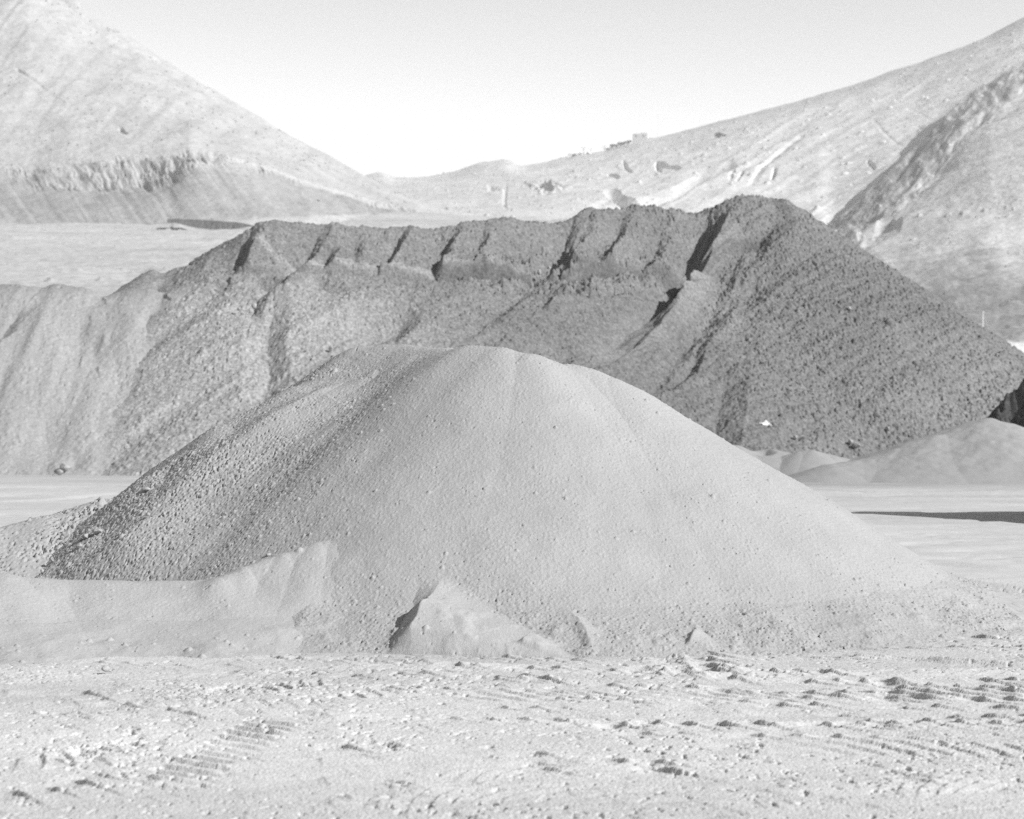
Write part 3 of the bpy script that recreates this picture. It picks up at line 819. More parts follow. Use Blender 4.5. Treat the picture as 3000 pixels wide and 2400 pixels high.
def uv_groove(U, V, pts, w_l, w_r):
    return groove(U, V, pts, w_l, w_r)


# ---- left volcanic cone with the quarried scarp
us = np.concatenate([np.linspace(-1500, -250, 60)[:-1], np.linspace(-250, 1400, 640)])
crest = [(-1500, -260, 960), (-300, -330, 930), (80, -180, 915), (190, -60, 905), (228, -22, 900), (238, 22, 899), (256, 42, 898), (300, 62, 896), (315, 72, 895), (370, 94, 892), (405, 116, 890), (430, 132, 889), (480, 166, 887), (490, 172, 886), (550, 212, 884),
         (620, 255, 880), (700, 300, 876), (800, 366, 872), (900, 420, 868), (1000, 474, 862), (1075, 515, 858), (1150, 560, 855), (1400, 640, 850)]
back = [(u, v + 60, d + 140) for u, v, d in crest]
sub = [(u_, float(np.interp(u_, [-1500, 80, 190, 256, 315, 405, 490, 700, 900, 1075, 1400], [-200, -70, 5, 62, 92, 138, 190, 322, 440, 532, 655])), d_ - 12) for u_, v_, d_ in crest]
sc_top = [(-1500, 560, 690), (-200, 505, 690), (0, 494, 690), (100, 500, 690), (200, 480, 690), (300, 474, 690), (400, 466, 690), (450, 464, 690), (520, 455, 691), (560, 446, 693), (620, 458, 697), (700, 466, 704), (780, 485, 714), (900, 530, 735), (1000, 560, 760), (1100, 585, 775), (1400, 650, 790)]
sc_bot = [(-1500, 600, 684), (-200, 545, 684), (0, 535, 684), (100, 542, 684), (200, 556, 684), (270, 565, 684), (330, 552, 684), (400, 545, 684), (450, 535, 684), (500, 520, 685), (540, 480, 689), (580, 462, 694), (650, 470, 697), (700, 474, 702), (780, 494, 712), (900, 538, 733), (1000, 568, 758), (1100, 600, 771), (1400, 660, 786)]
foot = [(-1500, 668, 596), (0, 665, 600), (220, 664, 600), (440, 667, 602), (600, 660, 606), (740, 640, 622), (900, 632, 650), (1000, 628, 690), (1100, 630, 720), (1400, 680, 745)]
low = [(-1500, 700, 540), (0, 700, 545), (440, 700, 545), (740, 690, 560), (1000, 690, 600), (1400, 760, 640)]


def d_left(x, y, z, U, V, t):
    t = np.where(t < 1, t, np.where(t < 2, 1 + (t - 1) * .02, t - 1))
    d = 2.2 * fbm(x * .02, y * .02, 131, 4) * sstep(-.0, .35, t) * sstep(4, 3.2, t)
    d = d + 0.55 * fbm(x * .14, y * .14, 132, 4)
    up = sstep(2.0, 1.6, t) * sstep(1.0, 1.05, t)
    d = d + 1.0 * fbm((x + 260) / (0.02 * (y * 0 + 240)) * .6, y * .004, 133, 3) * up        # ribs down the cone
    d = d + stones(x, y, 6.0, 134, .3, 1.1, .10, .6) * sstep(4.2, 3.8, t) * np.where((t > 3) & (t < 4), .25, 1)
    cliff = ((t > 1.8) & (t < 3.4)).astype(float) * sstep(1.93, 2.15, t) * sstep(3.3, 2.9, t)
    d = d + cliff * 4.0 * (np.abs(fbm((U - .5 * V) * .08 + .6 * vnoise(V * .05, U * .02, 138), V * .02, 135, 4)) * -1.6 + .3) * (.30 + .70 * sstep(250, 420, U)) * (1 - .55 * sstep(590, 690, U)) * np.clip(.8 + 1.2 * fbm(U * .02, V * .02, 139, 2), .2, 1.3)
    tal = sstep(3.0, 3.08, t) * sstep(4.0, 3.9, t)
    d = d + tal * .7 * fbm((U - .75 * (V - 500)) * .03, V * .002, 136, 3)
    crestrock = sstep(1.25, 1.0, t) * sstep(.85, 1.0, t)
    d = d + crestrock * (1.3 * np.clip(fbm(x * .12, y * .05, 137, 3) - .05, 0, 1) * sstep(560, 300, U))
    for pts, wl, wr in [([(52, 196, 1.2), (90, 225, 1), (120, 245, .7), (135, 260, .2)], 8, 5), ([(355, 376, 2), (372, 392, .5)], 9, 4), ([(495, 500, 4), (505, 520, 5), (515, 530, 1)], 9, 5),
                        ([(510, 470, 4), (520, 485, 1)], 8, 4), ([(545, 465, 4), (552, 478, 1)], 8, 4), ([(305, 530, 3), (312, 560, 2)], 8, 4), ([(325, 535, 3), (333, 555, 1)], 8, 4)]:
        d = d - uv_groove(U, V, pts, wl, wr)
    return d


def t_left(x, y, z, U, V, t):
    t = np.where(t < 1, t, np.where(t < 2, 1 + (t - 1) * .02, t - 1))
    b = 0.335 + .02 * fbm(x * .02, y * .02, 141, 4)
    tal = sstep(3.0, 3.1, t) * sstep(4.02, 3.97, t) * sstep(-.2, .6, (V - 520) / 60 + .6)
    b = b - tal * (.085 + .050 * fbm((U - .8 * (V - 500)) * .03, V * .004, 142, 3))
    b = b - .06 * sstep(1.95, 2.1, t) * sstep(3.1, 2.9, t) * sstep(700, 560, U) + .03 * sstep(1.95, 2.0, t) * sstep(2.5, 2.1, t) * sstep(620, 540, U) * np.clip(fbm(U * .03, V * .06, 143, 3) + .3, 0, 1)
    b = b + .035 * fbm(U * .09, V * .14, 146, 3) - .05 * np.clip(fbm(U * .05, V * .12, 144, 3), 0, 1) - .12 * sstep(1.95, 2.05, t) * sstep(3.15, 3.0, t) * np.clip(fbm((U - .5 * V) * .05, V * .05, 145, 3) * 2, -.4, 1) * sstep(-50, 150, U) * sstep(620, 540, U)
    b = b + .06 * sstep(4.0, 4.1, t)
    return b


LH = loft('hill', [back, crest, sub, sc_top, sc_bot, foot, low], us, [6, 24, 280, 50, 100, 20], M_HILL, d_left, t_left, (-180, 800, 0))

# ---- dark flat-topped bank at the foot of the cone
us = np.linspace(490, 760, 110)
bt = [(490, 641, 575), (515, 640, 575), (560, 641, 575), (640, 646, 574), (700, 651, 574), (727, 657, 573), (760, 665, 573)]
bb = [(490, 650, 570), (515, 650, 569), (560, 662, 569), (600, 668, 569), (660, 671, 569), (700, 667, 569), (727, 660, 570), (760, 668, 570)]
bk = [(u, v + 2, d + 12) for u, v, d in bt]
bl = [(u, v + 14, d - 3) for u, v, d in bb]
loft('hill', [bk, bt, bb, bl], us, [6, 30, 6], M_HILL, lambda x, y, z, U, V, t: -.9 * np.abs(fbm(U * .06, t, 151, 3)) * ((t > 1.1) & (t < 2)) + .1 * fbm(x * .5, y * .5, 152, 3),
     lambda x, y, z, U, V, t: np.where((t > 1.05) & (t < 2.3), .08, .3) + .0 * x, (-80, 570, 0))

# ---- far right hillside
us = np.concatenate([np.linspace(880, 3300, 900), np.linspace(3310, 5000, 60)])
f_crest = [(880, 560, 2000), (1000, 545, 2000), (1060, 520, 2000), (1078, 512, 2000), (1100, 506, 2000), (1120, 503, 2000), (1140, 512, 2000), (1155, 520, 2000), (1200, 521, 1980), (1260, 516, 1950), (1330, 502, 1900), (1370, 488, 1880), (1410, 475, 1860), (1450, 470, 1840), (1482, 466, 1820), (1500, 472, 1800), (1515, 482, 1780),
           (1540, 485, 1760), (1590, 476, 1720), (1640, 464, 1690), (1700, 452, 1660), (1760, 444, 1640), (1820, 428, 1600), (1880, 411, 1580), (1940, 400, 1570), (2000, 384, 1560), (2100, 358, 1540), (2200, 332, 1520), (2340, 295, 1500), (2500, 250, 1480),
           (2600, 212, 1470), (2700, 180, 1460), (2800, 145, 1450), (2900, 105, 1445), (2950, 75, 1440), (3000, 48, 1440), (3100, 10, 1430), (3300, -60, 1420), (5000, -500, 1400)]
f_back = [(u, v + 60, d + 300) for u, v, d in f_crest]
f_mid = [(880, 580, 1700), (1100, 552, 1650), (1300, 540, 1550), (1500, 520, 1450), (1700, 505, 1330), (1900, 470, 1280), (2100, 425, 1240), (2300, 380, 1220), (2500, 325, 1220), (2700, 260, 1230), (2900, 170, 1250), (3000, 130, 1260), (3300, 10, 1260), (5000, -380, 1250)]
f_low = [(880, 622, 1100), (1100, 612, 1050), (1300, 615, 950), (1500, 610, 920), (1700, 605, 900), (1860, 612, 880), (2000, 590, 880), (2200, 590, 850), (2400, 640, 760), (2440, 665, 740), (2600, 520, 830), (2760, 378, 960), (2900, 275, 1040), (3000, 200, 1110), (3300, 60, 1180), (5000, -300, 1180)]
f_foot = [(880, 670, 700), (1500, 690, 650), (2000, 690, 640), (2430, 720, 640), (2600, 560, 790), (2760, 420, 920), (2900, 320, 1000), (3000, 245, 1070), (3300, 105, 1140), (5000, -240, 1140)]


def d_far(x, y, z, U, V, t):
    d = 3.0 * fbm(x * .012, y * .012, 161, 4) * sstep(1, 1.5, t)
    d = d + .8 * fbm(x * .09, y * .09, 162, 4)
    d = d + stones(x, y, 9, 163, .6, 2.0, .3, .8) * sstep(1.02, 1.15, t)
    d = d - 2.0 * np.abs(fbm((U + 1.6 * V) * .012, (V - .3 * U) * .003, 164, 3)) * sstep(1.1, 1.6, t) * sstep(1450, 1900, U)
    for pts, wl, wr in [([(2135, 500, 3), (2060, 530, 7), (1980, 575, 9), (1905, 602, 9), (1850, 620, 8)], 30, 9),
                        ([(1790, 580, 5), (1830, 606, 8), (1870, 618, 8)], 14, 30),
                        ([(1484, 540, .2), (1480, 570, .9), (1478, 590, .9), (1482, 610, .5)], 8, 7),
                        ([(1828, 468, 2), (1838, 490, 5), (1848, 500, 2)], 6, 5), ([(1925, 474, 4), (1928, 488, 5), (1930, 494, 2)], 8, 10),
                        ([(1930, 476, 3), (1955, 482, 6), (1985, 490, 6)], 7, 10), ([(1785, 505, 2), (1808, 514, 4)], 8, 5),
                        ([(2345, 400, 1), (2290, 440, 1.4), (2245, 475, 2), (2200, 530, 1)], 6, 16), ([(2150, 510, 2), (2140, 525, 1)], 8, 5), ([(2175, 512, 2), (2160, 530, 1)], 8, 5), ([(2270, 500, 3), (2262, 520, 2)], 6, 6),
                        ([(2560, 350, .2), (2590, 385, .4), (2650, 425, .2)], 8, 5), ([(2545, 465, 3), (2560, 480, 2)], 6, 6), ([(2660, 320, .2), (2740, 350, .1)], 6, 4), ([(2820, 215, .2), (2860, 245, .2)], 7, 4)]:
        d = d - uv_groove(U, V, pts, wl, wr)
    # the pitted rock outcrop in the valley
    oc = np.exp(-((U - 1600) / 45.) ** 2 - ((V - 548) / 14.) ** 2)
    d = d + oc * 7 * fbm(U * .06, V * .12, 166, 3) + 3 * np.exp(-((U - 1440) / 20.) ** 2 - ((V - 560) / 8.) ** 2) * fbm(U * .08, V * .15, 167, 2)
    return d


def t_far(x, y, z, U, V, t):
    b = .44 + .02 * fbm(x * .01, y * .01, 171, 4)
    b = b - .07 * sstep(1.42, 1.1, t) * sstep(1500, 2300, U) + .05 * sstep(1.2, 1.9, t) * sstep(1500, 1900, U)
    b = b - .03 * sstep(1700, 1300, U)
    b = b - .08 * np.clip(fbm((U + V) * .02, V * .06, 172, 4) - .1, 0, 1)
    b = b - .20 * np.clip(np.exp(-((U - 1600) / 45.) ** 2 - ((V - 548) / 14.) ** 2) * (fbm(U * .07, V * .14, 166, 3) * 3 + .6), 0, 1)
    sh = groove(U, V, [(2145, 495, .5), (2060, 530, 1), (1980, 575, 1), (1900, 606, 1.6), (1860, 625, 1.8)], 16, 14, .5) + groove(U, V, [(1790, 588, 1), (1850, 610, 1.4), (1880, 620, 1.5)], 12, 12, .5)
    b = b + .05 * fbm(U * .10, V * .17, 173, 3) - .26 * np.clip(sh, 0, 1)                    # shade of the small valley painted along its bed
    return b


FH = loft('hill', [f_back, f_crest, f_mid, f_low, f_foot], us, [6, 220, 260, 40], M_HILL, d_far, t_far, (150, 1300, 0))

# ---- near right spur: darker broken band down its left flank, pale front
us = np.concatenate([np.linspace(2380, 3300, 460), np.linspace(3310, 5000, 60)])
r_top = [(2380, 700, 690), (2430, 660, 700), (2520, 580, 750), (2600, 505, 800), (2650, 462, 840), (2700, 415, 890), (2760, 350, 940), (2810, 300, 975), (2860, 262, 1000), (2900, 240, 1020), (2950, 205, 1045), (3000, 178, 1070), (3100, 110, 1110), (3300, 0, 1150), (5000, -350, 1150)]
r_back = [(u, v + 55, d + 60) for u, v, d in r_top]
r_mid = [(2380, 712, 660), (2430, 680, 670), (2520, 650, 675), (2600, 610, 690), (2700, 530, 730), (2800, 450, 775), (2900, 370, 815), (3000, 300, 860), (3300, 150, 900), (5000, -150, 900)]
r_low = [(2380, 760, 560), (2430, 740, 560), (2520, 740, 540), (2600, 740, 520), (2700, 740, 500), (2800, 730, 490), (2900, 725, 480), (3000, 720, 475), (3300, 700, 470), (5000, 650, 450)]
r_foot = [(2380, 900, 300), (2600, 960, 260), (2800, 985, 240), (2920, 1000, 232), (3000, 1002, 230), (3300, 1005, 230), (5000, 1020, 220)]
r_yard = [(2380, 1100, 128), (2600, 1100, 128), (2920, 1100, 128), (3000, 1100, 128), (3300, 1100, 128), (5000, 1100, 128)]


def band(U, V):
    a = np.interp(U, [2380, 2430, 2520, 2600, 2700, 2760, 2810, 2900, 2990, 3100], [700, 660, 580, 505, 415, 350, 300, 240, 190, 110])
    w = np.interp(U, [2380, 2480, 2520, 2600, 2700, 2800, 2900, 2990, 3100], [15, 75, 112, 120, 118, 112, 98, 80, 70])
    s = (V - a) / w
    return s


def d_near(x, y, z, U, V, t):
    d = 2.5 * fbm(x * .02, y * .02, 181, 4) * sstep(1, 1.6, t) * sstep(4.6, 3.6, t)
    d = d + .6 * fbm(x * .12, y * .12, 182, 4)
    s = band(U, V)
    inb = sstep(-.1, .1, s) * sstep(1.5, .9, s)
    d = d + stones(x, y, 9, 183, .8, 2.2, .35, .7) * (.25 + .5 * inb) * sstep(1.0, 1.1, t) * sstep(4.2, 3.6, t)
    d = d + inb * 2.2 * fbm((U + V) * .03, (V - U) * .01, 184, 3)
    d = d + 1.0 * stones(x, y, 5, 185, .5, 1.4, .4, .7) * np.exp(-((V - 640 + .15 * (U - 2700)) / 22.) ** 2) * sstep(2600, 2660, U)
    for pts, wl, wr in [([(2615, 655, 2), (2560, 680, 3), (2520, 695, 1)], 10, 30), ([(2780, 480, 1), (2730, 520, 1.5), (2690, 560, 1)], 12, 30)]:
        d = d - uv_groove(U, V, pts, wl, wr)
    return d


def t_near(x, y, z, U, V, t):
    s = band(U, V) + .5 * fbm((U + V) * .012, (V - U) * .03, 191, 4)
    inb = sstep(-.15, .05, band(U, V)) * sstep(1.3, .6, s)
    rocks = np.clip(fbm((U + V) * .03, (V - U) * .06, 193, 3) * 2.2 - .15 - .25 + .9 * sstep(430, 300, V), 0, 1)
    b = .47 + .02 * fbm(x * .02, y * .02, 192, 4) - .06 * np.clip(fbm(U * .03, V * .07, 195, 4) + .1, 0, 1)
    b = b - inb * (1 - .7 * rocks) * .29
    b = b + .06 * fbm(U * .10, V * .17, 197, 3)
    lowd = sstep(640, 860, V + 110 * fbm(U * .02, V * .02, 194, 3) - .05 * (U - 2700))
    b = b - .25 * lowd * (1 - .25 * np.clip(fbm(U * .04, V * .05, 196, 3) * 2, 0, 1)) * sstep(1010, 990, V)
    b = b + .12 * sstep(4.0, 4.05, t)
    return b


NH = loft('hill', [r_back, r_top, r_mid, r_low, r_foot, r_yard], us, [6, 150, 170, 120, 20], M_HILL, d_near, t_near, (200, 600, 0))

# ---- sloping plain between yard and hills
us = np.linspace(-3500, 3600, 900)
p_rows = [[(-3500, 640, 640), (0, 640, 640), (700, 640, 640), (1200, 625, 760), (1700, 640, 760), (2300, 690, 700), (2600, 900, 640), (3600, 960, 640)],
          [(-3500, 668, 590), (0, 668, 590), (700, 668, 590), (1200, 660, 600), (1700, 670, 600), (2300, 720, 560), (2600, 920, 520), (3600, 980, 500)],
          [(-3500, 735, 440), (0, 735, 440), (800, 740, 440), (1700, 760, 420), (2300, 800, 400), (2600, 960, 390), (3600, 1030, 380)],
          [(-3500, 860, 260), (0, 850, 260), (800, 860, 260), (2300, 930, 240), (2600, 1020, 235), (3600, 1060, 225)],
          [(-3500, 1110, 118), (3600, 1110, 118)], [(-3500, 1305, 112), (3600, 1305, 112)]]


def d_plain(x, y, z, U, V, t):
    return (1.2 * fbm(x * .03, y * .03, 201, 4) + .35 * fbm(x * .2, y * .2, 202, 4)) * sstep(5, 4.2, t) + stones(x, y, 4, 203, .25, .8, .25, .8) * sstep(4, 3.5, t)


loft('plain', p_rows, us, [20, 160, 140, 40, 6], M_HILL, d_plain,
     lambda x, y, z, U, V, t: .36 + .03 * fbm(x * .02, y * .05, 205, 4) - .05 * np.clip(fbm(x * .05, y * .15, 206, 4) * 2 - .3, 0, 1), (0, 400, 0))

# ---- ground continues behind and around the photographer, out to the horizon
a = np.linspace(0, 2 * math.pi, 73); rr_ = np.array([3, 60, 400, 1500, 6000])
A, RR = np.meshgrid(a, rr_)
o = grid_object('ground', RR * np.sin(A), -RR * np.cos(A) , -0.6 - RR * .002, M_GROUND, attrs={'tone': .42 + 0 * A})
tag(o, kind='structure')


# ================================================================== SMALL THINGS
def surf(grid, x, y):
    gx, gy, gz = grid
    i = np.searchsorted(gx, x); j = np.searchsorted(gy, y)
    return float(gz[min(j, len(gy) - 1), min(i, len(gx) - 1)])


def dark_hit(u, v):
    p = hit(back_all, [(u, v)], 58, 100)[0]
    return p


def rock_mesh(sx, sy, sz, seed, sub=2):
    import bmesh
    bm = bmesh.new(); bmesh.ops.create_icosphere(bm, subdivisions=sub, radius=1)
    r = random.Random(seed)
    planes = []
    for _ in range(9):
        n = np.array([r.gauss(0, 1), r.gauss(0, 1), r.gauss(0, 1)]); n /= np.linalg.norm(n); planes.append((n, r.uniform(.62, .9)))
    vs = []
    for v in bm.verts:
        c = np.array(v.co)
        for n, d in planes:
            e = c.dot(n) - d
            if e > 0: c = c - n * e * .9
        c = c * (1 + .05 * r.uniform(-1, 1))
        vs.append((c[0] * sx, c[1] * sy, c[2] * sz))
    fs = [[w.index for w in f.verts] for f in bm.faces]
    bm.free()
    return vs, fs


def boulder(u, v, sx, sy, sz, seed, label, mat, pos=None, sink=.35, name='boulder', group=None):
    if pos is None:
        x, y = dark_hit(u, v); z = float(back_all(np.array([x]), np.array([y]))[0])
    else: x, y, z = pos
    if mat is M_STONE: sx, sy, sz = sx * .72, sy * .72, sz * .72
    vs, fs = rock_mesh(sx, sy, sz, seed)
    o = raw_object(name, vs, fs, mat, loc=(x, y, z + sz * (1 - sink)))
    o.rotation_euler = (0, 0, seed * 1.3)
    tag(o, label, 'boulder' if name == 'boulder' else 'stone', group)
    return o


BG = 'loose boulders on the heaps'
boulder(1580, 808, .16, .14, .17, 1, 'pale round boulder at the bottom of the blackest gully in the dark rubble', M_STONE, group=BG, sink=0)
boulder(1608, 792, .14, .12, .12, 11, 'grey angular boulder just above the pale one in the blackest gully', M_STONE, group=BG, sink=.1)
boulder(2508, 1314, .26, .2, .15, 2, 'pale oblong boulder at the very foot of the dark rubble', M_STONE, group=BG, sink=0)
boulder(2492, 1303, .16, .14, .14, 3, 'small pale boulder touching the oblong one at the foot of the dark rubble', M_STONE, group=BG, sink=0)
boulder(2600, 1264, .16, .13, .15, 4, 'pale boulder beside a dark hollow low on the right of the dark rubble', M_STONE, group=BG, sink=.1)
boulder(2330, 1287, .13, .12, .13, 5, 'pale stone above the sand bank on the lower dark rubble', M_STONE, group=BG, sink=.1)
boulder(2915, 1046, .13, .12, .13, 6, 'pale stone near the right edge, upper one on the dark rubble slope', M_STONE, group=BG, sink=.1)
boulder(2945, 1090, .12, .12, .12, 7, 'pale stone near the right edge, lower one on the dark rubble slope', M_STONE, group=BG, sink=.1)
boulder(2488, 911, .15, .12, .14, 8, 'bright stone high on the right flank of the dark rubble', M_STONE, group=BG, sink=.1)
boulder(2287, 870, .12, .1, .12, 9, 'bright stone below the peak of the dark rubble', M_STONE, group=BG, sink=.1)
boulder(745, 906, .17, .14, .17, 10, 'pale boulder on the left shoulder of the dark rubble', M_STONE, group=BG, sink=.1)
boulder(970, 1028, .14, .12, .14, 12, 'pale stone above the left slope of the front heap', M_STONE, group=BG, sink=.1)
boulder(700, 912, .13, .11, .11, 13, 'small pale stone left of the pale boulder on the left shoulder', M_STONE, group=BG, sink=.1)
boulder(190, 1384, .30, .25, .22, 14, 'large pale boulder at the foot of the broad grey heap', M_STONE, group=BG, sink=.1)
boulder(175, 1393, .2, .2, .15, 15, 'smaller boulder leaning by the large one at the foot of the grey heap', M_STONE, group=BG, sink=.1)

M_CLOD = plain('gravel_clod', .30, .95, .15, 40)


def tail_hit(u, v):
    x, y = hit(near_heaps, [(u, v)], 15.5, 25)[0]
    return (x, y, float(near_heaps(np.array([x]), np.array([y]))[0]))


CG = 'caked clods at the left foot of the big heap'
for u, v, sx, sz, sd, lab in [(428, 1440, .09, .055, 31, 'caked gravel clod at the top of the crease beside the big heap'),
                              (252, 1576, .10, .05, 32, 'broad flat clod with a dark hollow in the stony patch'),
                              (285, 1562, .12, .05, 33, 'smooth pale clod lying above the flat one in the stony patch'),
                              (232, 1606, .06, .05, 34, 'dark-sided clod below the flat one in the stony patch'),
                              (182, 1580, .04, .04, 35, 'small upright clod at the upper left rim of the stony patch'),
                              (152, 1645, .035, .05, 36, 'small clod with a narrow dark side at the left rim of the stony patch'),
                              (123, 1678, .04, .04, 37, 'lowest left clod beside the smooth bank'),
                              (434, 1512, .05, .035, 38, 'small clod on the speckled left face of the big heap'),
                              (787, 1630, .045, .03, 39, 'dark clod on the edge where smooth bank meets speckled face')]:
    boulder(u, v, sx * .6, sx * .5, sz * .6, sd, lab, M_CLOD, pos=tail_hit(u, v), name='gravel_clod', group=CG, sink=.35)
gx, gy = G(2622, 1846)
boulder(0, 0, .05, .04, .04, 41, 'lone dark stone at the right toe of the big heap', M_CLOD, pos=(gx, gy, .02), name='gravel_clod', sink=.2)
gx, gy = G(310, 1975)
boulder(0, 0, .05, .03, .03, 42, 'small dark stone lying on the yard before the smooth bank', M_CLOD, pos=(gx, gy, .02), name='gravel_clod', sink=.2)

# ---- scrap of white sheet on the dark rubble
x, y = dark_hit(2242, 1250); z = float(back_all(np.array([x]), np.array([y]))[0])
vs = []; n = 12
for i in range(n + 1):
    t = i / n
    for j in range(4):
        s = j / 3 - .5
        wdt = .05 * math.sin(math.pi * min(1, .12 + t * .95)) + .02
        vs.append(((t - .5) * .44, s * wdt * .6, .12 + .05 * math.sin(t * 9 + j) - .12 * (t - .35) ** 2 * 2 + s * wdt * 1.6 + .02 * math.sin(j * 2 + t * 15)))
fs = [(i * 4 + j, (i + 1) * 4 + j, (i + 1) * 4 + j + 1, i * 4 + j + 1) for i in range(n) for j in range(3)]
o = raw_object('plastic_sheet', vs, fs, M_SHEET, loc=(x, y - .12, z))
so = o.modifiers.new('thick', 'SOLIDIFY'); so.thickness = .012
tag(o, 'crumpled strip of white sheet lying low on the dark rubble', 'plastic sheet')


# ---- buildings
def box(w, d, h, x0=0, y0=0, z0=0):
    xs_ = (x0 - w / 2, x0 + w / 2); ys_ = (y0 - d / 2, y0 + d / 2); zs = (z0, z0 + h)
    v = [(a, b, c) for c in zs for b in ys_ for a in xs_]
    f = [(0, 2, 3, 1), (4, 5, 7, 6), (0, 1, 5, 4), (2, 6, 7, 3), (0, 4, 6, 2), (1, 3, 7, 5)]
    return v, f


def house(u, v, Y, w, d, h, wall, label, openings, group, rz=0.0, roof_over=.25, extra=None, name='house', cat='house'):
    root = empty(name, P(u, v, Y), rz)
    tag(root, label, cat, group)
    vv, ff = box(w, d, h + 6, 0, 0, -6)
    raw_object('wall', vv, ff, wall, root)
    vv, ff = box(w + roof_over * 2, d + roof_over * 2, .35, 0, 0, h)
    raw_object('roof', vv, ff, wall, root)
    for (ox, oz, ow, oh, kind) in openings:
        vv, ff = box(ow, .12, oh, ox, -d / 2 - .03, oz)
        raw_object(kind, vv, ff, M_DARK, root)
    if extra: extra(root)
    return root


HG = 'houses on the far hillside'
house(1328, 566, 1400, 8.6, 6, 3.0, M_WHITE, 'long low white house with one small window, alone in the valley', [(1.2, .9, .8, 1.1, 'window'), (-2.4, 0, .9, 2.0, 'door')], HG)
house(1418, 569, 1380, 7.5, 4, 1.5, M_CREAM, 'very low pale shed half hidden beside a dark bank in the valley', [(1.0, 0, .8, 1.2, 'door')], HG, name='shed', cat='shed')
house(1563, 495, 1700, 3.4, 3, 2.6, M_WHITE, 'tiny white hut alone on the slope below the saddle', [(.6, .8, .6, .8, 'window')], HG, name='hut', cat='hut')
house(1710, 454, 1640, 3.6, 4, 6.2, M_WHITE, 'narrow tall white house among bushes on the skyline', [(0, 3.6, .8, 1.1, 'window'), (0, .0, .9, 2.0, 'door')], HG)
house(1728, 448, 1645, 3.6, 4, 3.4, M_WHITE, 'small white house just right of the tall narrow one on the skyline', [(.3, 1.2, .8, 1.1, 'window')], HG)
house(1770, 443, 1630, 3.8, 4, 4.2, M_WHITE, 'white cube house standing alone left of the dark hedge on the skyline', [(.2, 1.8, .8, 1.1, 'window')], HG)


def big_extra(root):
    vv, ff = box(1.6, 1.6, 1.6, 1.4, 0, 4.8); raw_object('chimney', vv, ff, M_GREYWALL, root)
    vv, ff = box(4.2, 7, 1.2, 3.6, 0, 4.8); raw_object('parapet', vv, ff, M_GREYWALL, root)


house(1875, 412, 1585, 11.4, 8, 4.8, M_GREYWALL, 'large grey flat-roofed building with a stepped roofline on the skyline', [(-3.5, 2.5, 1.2, 1.4, 'window'), (2.5, 2.5, 1.2, 1.4, 'window')], HG, roof_over=.05, extra=big_extra, name='flat_roofed_building', cat='building')
house(1908, 412, 1580, 4, 3, 1.8, M_CREAM, 'low pale annex at the right foot of the large grey building', [(.4, .0, .8, 1.5, 'door')], HG, name='annex', cat='annex')


def bar(p, q, r, n=6, r2=None):
    p, q = np.array(p, float), np.array(q, float); d = q - p; d /= np.linalg.norm(d)
    a = np.cross(d, [0.3, 1, .2]); a /= np.linalg.norm(a); b = np.cross(d, a)
    r2 = r if r2 is None else r2
    vs = [tuple(p + r * (math.cos(2 * math.pi * i / n) * a + math.sin(2 * math.pi * i / n) * b)) for i in range(n)]
    vs += [tuple(q + r2 * (math.cos(2 * math.pi * i / n) * a + math.sin(2 * math.pi * i / n) * b)) for i in range(n)]
    fs = [(i, (i + 1) % n, n + (i + 1) % n, n + i) for i in range(n)] + [tuple(range(n))[::-1], tuple(range(n, 2 * n))]
    return vs, fs


def merge(*parts):
    V, Fc = [], []
    for v, f in parts:
        k = len(V); V += list(v); Fc += [tuple(i + k for i in q) for q in f]
    return V, Fc


# radio masts on the skyline
MG = 'thin masts on the far hillside'
for u, v0, v1, Y, lab in [(1928, 402, 335, 1570, 'thin tall radio mast standing right of the large grey building'),
                          (1183, 523, 486, 1990, 'thin faint mast standing in the dip between the two hills')]:
    b = P(u, v0, Y); hgt = (v0 - v1) * Y / F
    root = empty('radio_mast', b)
    raw_object('mast', *bar((0, 0, -3), (0, 0, hgt), .12, 6, .05), M_STEEL, root)
    raw_object('antenna', *merge(bar((-.9, 0, hgt * .97), (.9, 0, hgt * .97), .05), bar((-.6, 0, hgt * .93), (.6, 0, hgt * .93), .05)), M_STEEL, root)
    tag(root, lab, 'mast', MG)

# wooden pole with its stay wire behind the right slope
b = P(2879, 975, 225)
root = empty('utility_pole', b)
hgt = (975 - 912) * 225 / F
raw_object('pole', *bar((0, 0, -1), (0, 0, hgt), .10, 10, .085), M_WOOD, root)
raw_object('crossarm', *bar((-.12, 0, hgt - .12), (.28, 0, hgt - .14), .04, 6), M_WOOD, root)
raw_object('stay_wire', *bar((.08, 0, hgt - .25), (1.25, 0, -1.4), .018, 5), M_STEEL, root)
tag(root, 'short pale wooden pole with a stay wire behind the right slope of the dark rubble', 'pole')


